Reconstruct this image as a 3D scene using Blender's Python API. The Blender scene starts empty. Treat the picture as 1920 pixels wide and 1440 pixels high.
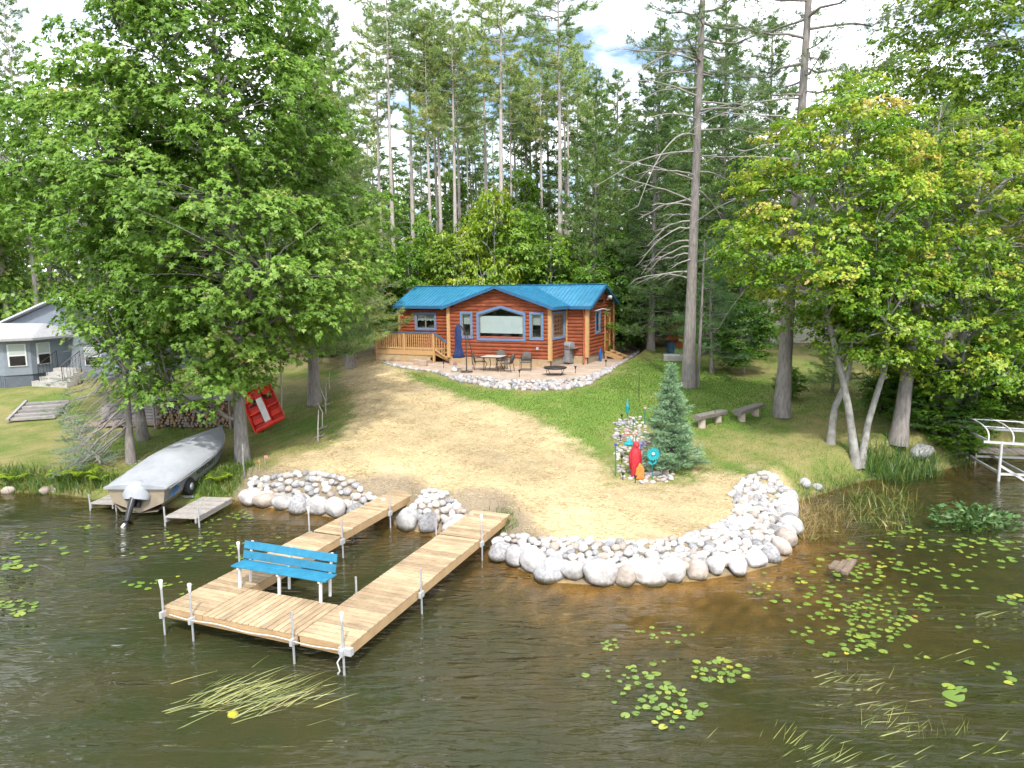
import bpy, math, random
import numpy as np
from mathutils import Vector, Matrix
rng = np.random.default_rng(7); random.seed(7)
scene = bpy.context.scene
COL = scene.collection
R = math.radians
# ------------------------------------------------------------------ camera, sky, sun, exposure
F_PX, CAM_H, PITCH, ROLL = 1331.0, 6.8, R(7.98), R(0.68)
_fw = Vector((0, math.cos(PITCH), -math.sin(PITCH)))
_r0 = Vector((1, 0, 0)); _u0 = Vector((0, math.sin(PITCH), math.cos(PITCH)))
_rt = _r0*math.cos(ROLL) - _u0*math.sin(ROLL); _up = _u0*math.cos(ROLL) + _r0*math.sin(ROLL)
CAM = Vector((0, 0, CAM_H))
cd = bpy.data.cameras.new('camera'); cam = bpy.data.objects.new('camera', cd); COL.objects.link(cam)
cd.sensor_width = 36.0; cd.lens = F_PX/1920*36.0; cd.clip_start = 0.1; cd.clip_end = 3000
cam.matrix_world = Matrix(((_rt.x, _up.x, -_fw.x, 0), (_rt.y, _up.y, -_fw.y, 0), (_rt.z, _up.z, -_fw.z, CAM_H), (0, 0, 0, 1)))
scene.camera = cam
SUN_EL, SUN_AZ = R(51), math.atan2(0.08, -1.0)      # direction towards the sun: high behind the camera
sun_dir = Vector((math.sin(SUN_AZ)*math.cos(SUN_EL), math.cos(SUN_AZ)*math.cos(SUN_EL), math.sin(SUN_EL)))
sl = bpy.data.lights.new('sun', 'SUN'); sl.energy = 3.0; sl.angle = R(3.0); sl.color = (1.0, 0.955, 0.88)
sun = bpy.data.objects.new('sun', sl); COL.objects.link(sun)
sun.rotation_euler = (-sun_dir).to_track_quat('-Z', 'Y').to_euler(); sun.location = (-20, -30, 60)
w = bpy.data.worlds.new('World'); scene.world = w; w.use_nodes = True
nt = w.node_tree; nt.nodes.clear(); N = nt.nodes.new; L = nt.links.new
out = N('ShaderNodeOutputWorld'); bg = N('ShaderNodeBackground'); sky = N('ShaderNodeTexSky')
sky.sky_type = 'NISHITA'; sky.sun_disc = False; sky.sun_elevation = SUN_EL; sky.sun_rotation = SUN_AZ % (2*math.pi)
sky.air_density = 1.0; sky.dust_density = 1.2; sky.ozone_density = 1.5
tc = N('ShaderNodeTexCoord'); sep = N('ShaderNodeSeparateXYZ'); L(tc.outputs['Generated'], sep.inputs[0])
ad = N('ShaderNodeMath'); ad.operation = 'ADD'; ad.inputs[1].default_value = 0.16; L(sep.outputs[2], ad.inputs[0])
mx_ = N('ShaderNodeMath'); mx_.operation = 'MAXIMUM'; mx_.inputs[1].default_value = 0.05; L(ad.outputs[0], mx_.inputs[0])
dv = N('ShaderNodeVectorMath'); dv.operation = 'DIVIDE'; cmb = N('ShaderNodeCombineXYZ')
for i in range(3): L(mx_.outputs[0], cmb.inputs[i])
L(tc.outputs['Generated'], dv.inputs[0]); L(cmb.outputs[0], dv.inputs[1])
cn = N('ShaderNodeTexNoise'); cn.inputs['Scale'].default_value = 1.15; cn.inputs['Detail'].default_value = 9; cn.inputs['Roughness'].default_value = 0.58
L(dv.outputs[0], cn.inputs['Vector'])
cr = N('ShaderNodeValToRGB'); cr.color_ramp.elements[0].position = 0.41; cr.color_ramp.elements[1].position = 0.58
L(cn.outputs['Fac'], cr.inputs[0])
cm = N('ShaderNodeMixRGB'); cm.inputs[2].default_value = (14.0, 14.2, 14.7, 1)
up_ = N('ShaderNodeMapRange'); up_.inputs[1].default_value = -.04; up_.inputs[2].default_value = .0; L(sep.outputs[2], up_.inputs[0])
cu = N('ShaderNodeMath'); cu.operation = 'MULTIPLY'; L(cr.outputs[0], cu.inputs[0]); L(up_.outputs[0], cu.inputs[1]); L(cu.outputs[0], cm.inputs[0]); L(sky.outputs[0], cm.inputs[1]); L(cm.outputs[0], bg.inputs[0])
bg.inputs[1].default_value = 0.15
L(bg.outputs[0], out.inputs[0])
scene.view_settings.view_transform = 'Standard'; scene.view_settings.look = 'None'
scene.view_settings.exposure = 0.66; scene.view_settings.gamma = 1.0; scene.view_settings.use_curve_mapping = False
scene.render.engine = 'CYCLES'; scene.cycles.use_denoising = True; scene.cycles.use_adaptive_sampling = True; scene.cycles.adaptive_threshold = .03; scene.cycles.adaptive_min_samples = 12
scene.cycles.max_bounces = 6; scene.cycles.diffuse_bounces = 3; scene.cycles.glossy_bounces = 3; scene.cycles.transmission_bounces = 4
scene.cycles.transparent_max_bounces = 12; scene.cycles.volume_bounces = 0; scene.cycles.caustics_reflective = False; scene.cycles.caustics_refractive = False

# ------------------------------------------------------------------ materials
MATS = {}
def new_mat(name):
    m = bpy.data.materials.new(name); m.use_nodes = True; t = m.node_tree; t.nodes.clear(); MATS[name] = m
    return m, t, t.nodes.new, t.links.new
def mat(name, c1, c2=None, scale=6.0, rough=0.75, bump=0.0, metal=0.0, stretch=(1, 1, 1), detail=6, rnd=0.0, bscale=None, spec=0.4, lo=0.35, hi=0.65, hue=0.0, wet=False, stain=0.0):
    m, t, N, L = new_mat(name); o = N('ShaderNodeOutputMaterial'); b = N('ShaderNodeBsdfPrincipled'); L(b.outputs[0], o.inputs[0]); c1 = tuple(.8*q for q in c1); c2 = tuple(.8*q for q in c2) if c2 else None
    b.inputs['Roughness'].default_value = rough; b.inputs['Metallic'].default_value = metal; b.inputs['Specular IOR Level'].default_value = spec
    c = N('ShaderNodeTexCoord'); mp = N('ShaderNodeMapping'); mp.inputs['Scale'].default_value = stretch
    L(c.outputs['Object'], mp.inputs[0]); oi = N('ShaderNodeObjectInfo')
    of = N('ShaderNodeMath'); of.operation = 'MULTIPLY'; of.inputs[1].default_value = 37.0; L(oi.outputs['Random'], of.inputs[0]); L(of.outputs[0], mp.inputs['Location'])
    n = N('ShaderNodeTexNoise'); n.inputs['Scale'].default_value = scale; n.inputs['Detail'].default_value = detail; n.inputs['Roughness'].default_value = 0.6
    L(mp.outputs[0], n.inputs['Vector'])
    rp = N('ShaderNodeValToRGB'); rp.color_ramp.elements[0].position = lo; rp.color_ramp.elements[1].position = hi
    rp.color_ramp.elements[0].color = (*c1, 1); rp.color_ramp.elements[1].color = (*(c2 or c1), 1); L(n.outputs['Fac'], rp.inputs[0])
    col = rp.outputs[0]
    if rnd or hue:
        h = N('ShaderNodeHueSaturation'); mr = N('ShaderNodeMapRange'); L(oi.outputs['Random'], mr.inputs[0])
        mr.inputs[3].default_value = 1-rnd; mr.inputs[4].default_value = 1+rnd; L(mr.outputs[0], h.inputs['Value'])
        if hue:
            fr = N('ShaderNodeMath'); fr.operation = 'FRACT'; L(of.outputs[0], fr.inputs[0]); m2 = N('ShaderNodeMapRange'); L(fr.outputs[0], m2.inputs[0])
            m2.inputs[3].default_value = 0.0; m2.inputs[4].default_value = 1.6; L(m2.outputs[0], h.inputs['Saturation'])
        L(col, h.inputs['Color']); col = h.outputs[0]
    if stain:    # weathering that runs across pieces
        g2 = N('ShaderNodeNewGeometry'); n3 = N('ShaderNodeTexNoise'); n3.inputs['Scale'].default_value = 1.7; n3.inputs['Detail'].default_value = 7; n3.inputs['Roughness'].default_value = .65; L(g2.outputs['Position'], n3.inputs['Vector'])
        sr = N('ShaderNodeMapRange'); sr.inputs[1].default_value = .36; sr.inputs[2].default_value = .62; sr.inputs[3].default_value = 1-stain; sr.inputs[4].default_value = 1.06; L(n3.outputs['Fac'], sr.inputs[0]); sm_ = N('ShaderNodeVectorMath'); sm_.operation = 'SCALE'; L(col, sm_.inputs[0]); L(sr.outputs[0], sm_.inputs['Scale']); col = sm_.outputs[0]
    if wet:      # damp, algae-stained band where the lake laps the stone
        ge = N('ShaderNodeNewGeometry'); sx = N('ShaderNodeSeparateXYZ'); L(ge.outputs['Position'], sx.inputs[0]); wn = N('ShaderNodeMath'); wn.operation = 'MULTIPLY_ADD'; wn.inputs[1].default_value = .12; L(n.outputs['Fac'], wn.inputs[0]); L(sx.outputs[2], wn.inputs[2])
        wr = N('ShaderNodeMapRange'); wr.inputs[1].default_value = .09; wr.inputs[2].default_value = .20; L(wn.outputs[0], wr.inputs[0]); wm = N('ShaderNodeMixRGB'); wm.inputs[1].default_value = (.085, .070, .040, 1); L(wr.outputs[0], wm.inputs[0]); L(col, wm.inputs[2]); col = wm.outputs[0]
    L(col, b.inputs['Base Color'])
    if bump:
        n2 = n
        if bscale:
            n2 = N('ShaderNodeTexNoise'); n2.inputs['Scale'].default_value = bscale; n2.inputs['Detail'].default_value = 5; L(mp.outputs[0], n2.inputs['Vector'])
        bp = N('ShaderNodeBump'); bp.inputs['Strength'].default_value = bump; bp.inputs['Distance'].default_value = 0.02
        L(n2.outputs['Fac'], bp.inputs['Height']); L(bp.outputs[0], b.inputs['Normal'])
    return m
def leafmat(name, stops, trans=0.35, gloss=0.06, grough=0.4):
    m, t, N, L = new_mat(name); o = N('ShaderNodeOutputMaterial')
    a = N('ShaderNodeAttribute'); a.attribute_name = 'tint'; rp = N('ShaderNodeValToRGB'); e = rp.color_ramp.elements
    while len(e) < len(stops): e.new(0.5)
    for k, (p, c) in enumerate(stops): e[k].position = p; e[k].color = (*c, 1)
    L(a.outputs['Fac'], rp.inputs[0]); oi = N('ShaderNodeObjectInfo')
    mu = N('ShaderNodeMixRGB'); mu.blend_type = 'MULTIPLY'; mu.inputs[0].default_value = 1; L(rp.outputs[0], mu.inputs[1]); L(oi.outputs['Color'], mu.inputs[2])
    d = N('ShaderNodeBsdfDiffuse'); tr = N('ShaderNodeBsdfTranslucent'); g = N('ShaderNodeBsdfGlossy'); g.inputs['Roughness'].default_value = grough
    L(mu.outputs[0], d.inputs[0]); L(mu.outputs[0], tr.inputs[0])
    m1 = N('ShaderNodeMixShader'); m1.inputs[0].default_value = trans; L(d.outputs[0], m1.inputs[1]); L(tr.outputs[0], m1.inputs[2])
    m2 = N('ShaderNodeMixShader'); m2.inputs[0].default_value = gloss; L(m1.outputs[0], m2.inputs[1]); L(g.outputs[0], m2.inputs[2]); L(m2.outputs[0], o.inputs[0])
    return m
mat('red_log', (.28, .068, .028), (.40, .108, .044), 3.0, .6, .25, stretch=(1, 1, 8), stain=.28)
mat('blue_trim', (.13, .25, .46), (.16, .29, .52), 8, .55)
mat('blue_rail', (.035, .15, .30), (.05, .18, .34), 8, .45)
mat('roof_blue', (.036, .235, .40), (.050, .275, .45), 1.2, .36, spec=.6, stain=.18)
mat('cedar', (.55, .32, .13), (.66, .41, .19), 5, .7, .12, stretch=(6, 6, 1))
mat('deck_wood', (.50, .31, .14), (.62, .40, .20), 4, .75, .15, rnd=.12)
mat('dock_wood', (.44, .31, .18), (.60, .45, .28), 3.5, .72, .2, stretch=(1.2, 9, 9), rnd=.24, stain=.22)
mat('dock_side', (.46, .30, .15), (.56, .38, .20), 3, .7, .1, rnd=.05)
mat('grey_wood', (.33, .30, .27), (.52, .48, .44), 4, .85, .3, stretch=(1, 8, 8), rnd=.15)
mat('old_log', (.16, .14, .12), (.30, .27, .24), 6, .9, .5, stretch=(1, 6, 6), rnd=.15)
mat('cut_log', (.40, .33, .27), (.55, .47, .40), 7, .9, .4, rnd=.1)
mat('bench_blue', (.026, .225, .37), (.038, .27, .43), 7, .55, .1, rnd=.1, stain=.22)
mat('white_paint', (.80, .80, .80), (.74, .74, .74), 9, .5)
mat('galv', (.55, .57, .60), (.70, .72, .75), 14, .42, metal=.55)
mat('alu', (.70, .71, .73), (.80, .81, .82), 10, .4, metal=.5)
mat('black_metal', (.018, .017, .016), (.035, .033, .03), 9, .5)
mat('bronze_metal', (.05, .04, .033), (.08, .066, .055), 9, .5)
mat('mesh_fabric', (.095, .085, .08), (.13, .12, .11), 40, .8)
mat('table_tile', (.52, .43, .36), (.62, .52, .45), 8, .6)
mat('navy', (.016, .032, .115), (.028, .05, .16), 7, .85, .25)
mat('grill_grey', (.20, .21, .22), (.27, .28, .29), 10, .5)
mat('grill_lid', (.28, .29, .30), (.36, .37, .38), 8, .4)
mat('stone_white', (.46, .43, .41), (.74, .71, .68), 2.4, .88, .6, rnd=.24, stain=.28, hue=.01, wet=True)
mat('stone_tan', (.44, .37, .31), (.60, .52, .45), 3.2, .85, .5, rnd=.22, stain=.3, wet=True)
mat('stone_grey', (.27, .27, .28), (.52, .51, .51), 4.5, .85, .5, rnd=.22, stain=.3, wet=True)
mat('cobble_pale', (.42, .39, .37), (.56, .52, .50), 6, .85, .3, rnd=.25)
mat('cobble_pink', (.40, .31, .29), (.50, .40, .37), 6, .85, .3, rnd=.2)
mat('cobble_grey', (.24, .25, .26), (.40, .40, .41), 6, .85, .3, rnd=.3)
mat('shore_rock', (.36, .29, .23), (.52, .45, .38), 5, .9, .4, rnd=.2)
mat('patio_sand', (.48, .37, .28), (.60, .47, .36), 2.5, .95, .3, bscale=40, stain=.2)
mat('block', (.44, .33, .25), (.52, .41, .32), 14, .95, .4)
mat('lattice', (.50, .37, .22), (.60, .45, .28), 6, .8)
mat('found', (.34, .27, .20), (.42, .34, .26), 9, .9)
mat('downspout', (.42, .10, .035), (.46, .12, .045), 5, .45)
mat('door_orange', (.50, .16, .045), (.56, .19, .06), 3, .5)
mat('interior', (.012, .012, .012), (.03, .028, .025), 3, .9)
mat('shade', (.72, .80, .80), (.80, .86, .85), 2, .8)
mat('curtain', (.42, .48, .47), (.55, .60, .58), 30, .9)
mat('sash', (.26, .24, .20), (.30, .28, .24), 8, .6)
mat('lattice_pane', (.33, .21, .13), (.42, .28, .18), 10, .7)
mat('bark_pine', (.19, .17, .158), (.37, .335, .31), 6, .95, 1.0, stretch=(2.2, 2.2, .5), lo=.3, hi=.7)
mat('bark_far', (.42, .37, .335), (.60, .54, .50), 5, .95, .5, stretch=(2, 2, .4))
mat('bark_oak', (.17, .155, .14), (.32, .30, .28), 7, .95, .9, stretch=(2.5, 2.5, .5))
mat('bark_grey', (.22, .21, .19), (.42, .41, .38), 5, .9, .5, stretch=(1, 1, .7))
mat('bark_birch', (.60, .58, .54), (.30, .27, .24), 5, .8, .3, stretch=(1, 1, 3), lo=.55, hi=.75)
mat('twig_dead', (.34, .315, .29), (.46, .43, .40), 6, .9)
mat('twig', (.12, .10, .085), (.19, .165, .145), 6, .9)
mat('canvas', (.38, .40, .43), (.44, .46, .49), 2.0, .8, .4, bscale=4, stain=.07)
mat('hull_tan', (.46, .38, .27), (.54, .46, .35), 5, .4, metal=.3)
mat('hull_grey', (.30, .32, .33), (.36, .38, .39), 5, .4, metal=.2)
mat('stripe_blue', (.02, .10, .30), None, 5, .4)
mat('motor_black', (.012, .013, .015), (.03, .03, .035), 8, .35)
mat('rubber', (.015, .015, .015), (.03, .03, .03), 12, .85)
mat('red_plastic', (.70, .035, .015), (.76, .05, .02), 3, .38)
mat('red_dark', (.52, .022, .012), None, 3, .45)
mat('white_plastic', (.80, .80, .78), (.74, .74, .72), 3, .4)
mat('red_paint', (.52, .025, .04), (.60, .04, .06), 16, .5, .6, bscale=24)
mat('orange_wood', (.60, .20, .035), (.70, .27, .06), 8, .6, stretch=(4, 4, 1))
mat('teal', (.01, .34, .40), (.02, .42, .48), 8, .4)
mat('teal_dark', (.01, .20, .17), None, 8, .5)
mat('lilac', (.40, .42, .72), (.50, .52, .80), 8, .5)
mat('pink', (.72, .30, .33), (.80, .40, .42), 8, .6)
mat('hose_blue', (.03, .13, .45), (.04, .17, .52), 8, .45)
mat('house_grey', (.23, .27, .32), (.27, .31, .36), 4, .75)
mat('house_grey_dark', (.12, .145, .18), (.155, .18, .21), 4, .75)
mat('roof_white', (.60, .62, .65), (.68, .70, .73), 3, .45)
mat('shingle', (.36, .36, .37), (.46, .46, .47), 12, .9, .3)
mat('siding_beige', (.62, .58, .50), (.68, .64, .56), 5, .8)
mat('shingle_brown', (.20, .175, .155), (.27, .24, .215), 14, .9, .3)
mat('concrete', (.44, .42, .39), (.54, .52, .49), 6, .9, .2)
mat('shed_orange', (.48, .12, .035), (.54, .15, .05), 4, .6)
mat('bin_blue', (.03, .09, .16), (.04, .11, .19), 6, .5)
mat('tarp_grey', (.20, .24, .26), (.26, .30, .32), 3, .7, .3, bscale=6)
mat('timber_grey', (.24, .22, .21), (.40, .38, .36), 5, .9, .4, stretch=(1, 6, 6), rnd=.2)
mat('firewood', (.22, .13, .07), (.50, .34, .20), 18, .95, .3)
mat('firewood_grey', (.16, .14, .13), (.36, .33, .30), 16, .95, .3)
mat('dirt_red', (.28, .19, .15), (.38, .28, .23), 5, .95, .3)
mat('rope_white', (.78, .77, .74), None, 20, .8)
mat('waterlog', (.17, .12, .08), (.30, .23, .17), 6, .8, .5, stretch=(1, 6, 6))
mat('flag_pink', (.80, .25, .25), None, 5, .7)
leafmat('oak_leaf', [(0, (0.100, 0.195, 0.024)), (.5, (0.205, 0.370, 0.048)), (.85, (0.350, 0.510, 0.105)), (1, (0.55, 0.50, 0.16))], .45, .03, .5)
leafmat('maple_leaf', [(0, (0.072, 0.184, 0.018)), (.45, (0.193, 0.359, 0.030)), (.75, (0.386, 0.507, 0.049)), (.92, (0.612, 0.578, 0.088)), (1, (0.58, 0.48, 0.13))], .45, .03)
leafmat('birch_leaf', [(0, (0.088, 0.192, 0.024)), (.6, (0.224, 0.352, 0.048)), (1, (0.432, 0.464, 0.064))], .45, .03)
leafmat('shrub_leaf', [(0, (0.060, 0.150, 0.018)), (.6, (0.135, 0.285, 0.038)), (1, (0.285, 0.420, 0.060))], .35, .04)
leafmat('pine_needle', [(0, (0.110, 0.175, 0.055)), (.6, (0.225, 0.300, 0.105)), (1, (0.42, 0.39, 0.17))], .25, .03)
leafmat('white_pine_needle', [(0, (0.065, 0.130, 0.042)), (.6, (0.140, 0.240, 0.072)), (1, (0.26, 0.35, 0.11))], .25, .03)
leafmat('blue_spruce_needle', [(0, (0.13, 0.235, 0.135)), (.55, (0.27, 0.41, 0.26)), (1, (0.55, 0.68, 0.56))], .2, .03)
leafmat('grass_blade', [(0, (.05, .105, .014)), (.5, (.105, .19, .028)), (.8, (.19, .25, .05)), (1, (.40, .33, .14))], .35, .02)
leafmat('reed_blade', [(0, (.045, .11, .025)), (.4, (.095, .19, .03)), (.7, (.25, .27, .05)), (1, (.46, .34, .16))], .3, .04)
leafmat('water_grass', [(0, (.07, .10, .016)), (.5, (.19, .22, .040)), (.85, (.34, .33, .08)), (1, (.17, .09, .03))], .2, .06)
leafmat('straw_blade', [(0, (.31, .24, .13)), (.5, (.50, .40, .23)), (1, (.66, .56, .37))], .2, .02)
leafmat('pad_leaf', [(0, (.08, .15, .025)), (.45, (.16, .25, .042)), (.7, (.28, .32, .05)), (.86, (.56, .46, .04)), (1, (.38, .17, .05))], .1, .08, .3)
leafmat('pickerel_leaf', [(0, (.05, .12, .03)), (.6, (.10, .20, .06)), (1, (.22, .32, .13))], .25, .03, .5)
leafmat('flower_white', [(0, (.7, .68, .66)), (1, (.8, .55, .55))], .2, .02)
def schlick(N, L, facing, f0):
    p = N('ShaderNodeMath'); p.operation = 'POWER'; p.inputs[1].default_value = 5; L(facing, p.inputs[0])
    q = N('ShaderNodeMath'); q.operation = 'MULTIPLY_ADD'; q.inputs[1].default_value = 1-f0; q.inputs[2].default_value = f0; L(p.outputs[0], q.inputs[0]); return q
def glass_mat():
    m, t, N, L = new_mat('glass'); o = N('ShaderNodeOutputMaterial'); tr = N('ShaderNodeBsdfTransparent'); g = N('ShaderNodeBsdfGlossy'); lw = N('ShaderNodeLayerWeight'); lw.inputs[0].default_value = .5; fr = schlick(N, L, lw.outputs['Facing'], .05)
    g.inputs['Roughness'].default_value = .01; tr.inputs[0].default_value = (.9, .93, .93, 1)
    mx = N('ShaderNodeMixShader'); L(fr.outputs[0], mx.inputs[0]); L(tr.outputs[0], mx.inputs[1]); L(g.outputs[0], mx.inputs[2]); L(mx.outputs[0], o.inputs[0])
glass_mat()

# ------------------------------------------------------------------ mesh helpers
def link(o, parent=None):
    COL.objects.link(o)
    if parent is not None: o.parent = parent
    return o
def tag(o, label=None, cat=None, group=None, kind=None):
    if label: o['label'] = label
    if cat: o['category'] = cat
    if group: o['group'] = group
    if kind: o['kind'] = kind
    return o
def thing(name, loc, label, cat, rz=0.0, group=None, rot=None):
    o = bpy.data.objects.new(name, None); o.empty_display_size = .2; COL.objects.link(o); o.location = loc
    o.rotation_euler = rot if rot else (0, 0, rz)
    return tag(o, label, cat, group)
def copy_tree(o, parent=None):
    c = o.copy(); COL.objects.link(c); c.parent = parent
    for ch in list(o.children): copy_tree(ch, c)
    return c
def np_mesh(name, V, F, tint=None, smooth=False):
    V = np.ascontiguousarray(V, dtype=np.float32); F = np.ascontiguousarray(F, dtype=np.int32); k = F.shape[1]
    me = bpy.data.meshes.new(name); me.vertices.add(len(V)); me.vertices.foreach_set('co', V.ravel())
    me.loops.add(F.size); me.loops.foreach_set('vertex_index', F.ravel()); me.polygons.add(len(F))
    me.polygons.foreach_set('loop_start', np.arange(0, F.size, k, dtype=np.int32))
    if smooth: me.polygons.foreach_set('use_smooth', np.ones(len(F), bool))
    if tint is not None:
        a = me.attributes.new('tint', 'FLOAT', 'POINT'); a.data.foreach_set('value', np.clip(tint, 0, 1).astype(np.float32))
    me.update(calc_edges=True); return me
def np_obj(name, V, F, m, parent=None, tint=None, smooth=False):
    me = np_mesh(name, V, F, tint, smooth); me.materials.append(MATS[m]); return link(bpy.data.objects.new(name, me), parent)
class MB:
    def __init__(s): s.v = []; s.f = []; s.sm = []
    def add(s, vs, fs, smooth=False):
        b = len(s.v); s.v += [tuple(v) for v in vs]; s.f += [tuple(i+b for i in f) for f in fs]; s.sm += [smooth]*len(fs); return s
    def box(s, c, d, rz=0.0, rot=None):
        hx, hy, hz = d[0]/2, d[1]/2, d[2]/2
        P = [Vector((x, y, z)) for x in (-hx, hx) for y in (-hy, hy) for z in (-hz, hz)]
        M_ = rot if rot is not None else Matrix.Rotation(rz, 3, 'Z')
        return s.add([M_ @ p + Vector(c) for p in P], [(0, 1, 3, 2), (4, 6, 7, 5), (0, 4, 5, 1), (2, 3, 7, 6), (0, 2, 6, 4), (1, 5, 7, 3)])
    def bar(s, a, b, w, h, up=(0, 0, 1)):
        a, b = Vector(a), Vector(b); x = (b-a); l = x.length; x.normalize(); u = Vector(up); y = u.cross(x)
        if y.length < 1e-4: y = Vector((0, 1, 0)).cross(x)
        y.normalize(); z = x.cross(y)
        return s.box((a+b)/2, (l, w, h), rot=Matrix((x, y, z)).transposed())
    def tube(s, pts, rad, n=8, caps=True, smooth=True):
        pts = [Vector(p) for p in pts]; k = len(pts)
        if not hasattr(rad, '__len__'): rad = [rad]*k
        vs = []; ref = None
        for i, p in enumerate(pts):
            t = (pts[min(i+1, k-1)]-pts[max(i-1, 0)]).normalized()
            if ref is None: ref = t.orthogonal().normalized()
            ref = (ref - t*ref.dot(t)); ref = ref.normalized() if ref.length > 1e-5 else t.orthogonal().normalized()
            b = t.cross(ref)
            for j in range(n):
                a = 2*math.pi*j/n; vs.append(p + (ref*math.cos(a)+b*math.sin(a))*rad[i])
        fs = [(i*n+j, i*n+(j+1) % n, (i+1)*n+(j+1) % n, (i+1)*n+j) for i in range(k-1) for j in range(n)]
        s.add(vs, fs, smooth)
        if caps: s.add(vs[:n], [tuple(range(n))[::-1]]); s.add(vs[-n:], [tuple(range(n))])
        return s
    def lathe(s, prof, c=(0, 0, 0), n=14, smooth=True):
        c = Vector(c); vs = [c+Vector((r*math.cos(2*math.pi*j/n), r*math.sin(2*math.pi*j/n), z)) for r, z in prof for j in range(n)]
        k = len(prof); fs = [(i*n+j, i*n+(j+1) % n, (i+1)*n+(j+1) % n, (i+1)*n+j) for i in range(k-1) for j in range(n)]
        s.add(vs, fs, smooth)
        if prof[0][0] > 1e-3: s.add(vs[:n], [tuple(range(n))[::-1]])
        if prof[-1][0] > 1e-3: s.add(vs[-n:], [tuple(range(n))])
        return s
    def prism(s, poly, d0, d1, fr=None):
        """poly: 2-D points; extruded from d0 to d1; fr maps (a, b, d) to a point"""
        fr = fr or (lambda a, b, d: (a, b, d)); n = len(poly)
        vs = [fr(a, b, d0) for a, b in poly]+[fr(a, b, d1) for a, b in poly]
        return s.add(vs, [tuple(range(n))[::-1], tuple(range(n, 2*n))]+[(i, (i+1) % n, n+(i+1) % n, n+i) for i in range(n)])
    def mesh(s, name, m):
        me = bpy.data.meshes.new(name); me.from_pydata(s.v, [], s.f); me.polygons.foreach_set('use_smooth', s.sm)
        if m: me.materials.append(MATS[m])
        import bmesh
        bm = bmesh.new(); bm.from_mesh(me); bmesh.ops.recalc_face_normals(bm, faces=bm.faces); bm.to_mesh(me); bm.free(); return me
    def build(s, name, m, parent=None, bevel=0.0):
        o = link(bpy.data.objects.new(name, s.mesh(name, m)), parent)
        if bevel:
            b = o.modifiers.new('bevel', 'BEVEL'); b.width = bevel; b.segments = 2; b.limit_method = 'ANGLE'
        return o
def nrm(a): return a/np.maximum(np.linalg.norm(a, axis=-1, keepdims=True), 1e-9)
class Cloud:
    """collects leaf / needle faces in numpy"""
    def __init__(s): s.V = []; s.F = []; s.T = []; s.n = 0
    def put(s, V, F, T): s.V.append(V); s.F.append(F+s.n); s.T.append(T); s.n += len(V)
    def tris(s, base, d, ln, w, tint):      # needles
        n = len(base); side = nrm(np.cross(d, rng.normal(size=(n, 3)))); w = np.broadcast_to(w, (n,))[:, None]; ln = np.broadcast_to(ln, (n,))[:, None]
        V = np.stack([base-side*w/2, base+side*w/2, base+d*ln], 1).reshape(-1, 3); s.put(V, np.arange(3*n).reshape(-1, 3), np.repeat(tint, 3))
    def quads(s, base, d, nr, ln, w, tint, fold=.25):   # leaves: base, left, tip, right
        n = len(base); d = nrm(d); side = nrm(np.cross(d, nr)); up = nrm(np.cross(side, d)); ln = np.broadcast_to(ln, (n,))[:, None]; w = np.broadcast_to(w, (n,))[:, None]
        mid = base+d*ln*.55
        V = np.stack([base, mid-side*w/2+up*w*fold, base+d*ln-up*ln*.12, mid+side*w/2+up*w*fold], 1).reshape(-1, 3)
        s.put(V, np.arange(4*n).reshape(-1, 4), np.repeat(tint, 4))
    def lobed(s, base, d, nr, ln, w, tint):   # oak leaves with side lobes, one n-gon each
        n = len(base); d = nrm(d); side = nrm(np.cross(d, nr)); up = nrm(np.cross(side, d)); ln = np.broadcast_to(ln, (n,))[:, None]; w = np.broadcast_to(w, (n,))[:, None]
        pt = lambda t, x, h=0.0: base+d*ln*t+side*w*x+up*w*h
        V = np.stack([pt(0, 0), pt(.45, -.55, .16), pt(.62, -.16), pt(1.0, 0, -.2), pt(.62, .16), pt(.45, .55, .16)], 1).reshape(-1, 3); s.put(V, np.arange(6*n).reshape(-1, 6), np.repeat(tint, 6))
    def blades(s, base, d, ln, w, bend, tint, seg=3, bdir=None):   # grass: strips that taper to a tip (quads)
        n = len(base); d = nrm(d); b = bdir if bdir is not None else nrm(np.stack([rng.normal(size=n), rng.normal(size=n), np.zeros(n)], 1))
        side = nrm(np.cross(d, b)+1e-4); ln = np.broadcast_to(ln, (n,))[:, None]; w = np.broadcast_to(w, (n,))[:, None]; bend = np.broadcast_to(bend, (n,))[:, None]
        rows = []
        for k in range(seg+1):
            t = k/seg; c = base+d*ln*t+b*bend*ln*t*t-np.array([0, 0, 1.])*bend*ln*.45*t*t; ww = w*(1-t)**.7/2+.0008; rows += [c-side*ww, c+side*ww]
        V = np.stack(rows, 1).reshape(-1, 3); o = (np.arange(n)*(2*(seg+1)))[:, None, None]
        F = np.array([[2*k, 2*k+1, 2*k+3, 2*k+2] for k in range(seg)])[None]+o; s.put(V, F.reshape(-1, 4), np.repeat(tint, 2*(seg+1)))
    def arrays(s): return np.concatenate(s.V), np.concatenate(s.F), np.concatenate(s.T)
    def build(s, name, m, parent=None): V, F, T = s.arrays(); return np_obj(name, V, F, m, parent, T)

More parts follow.
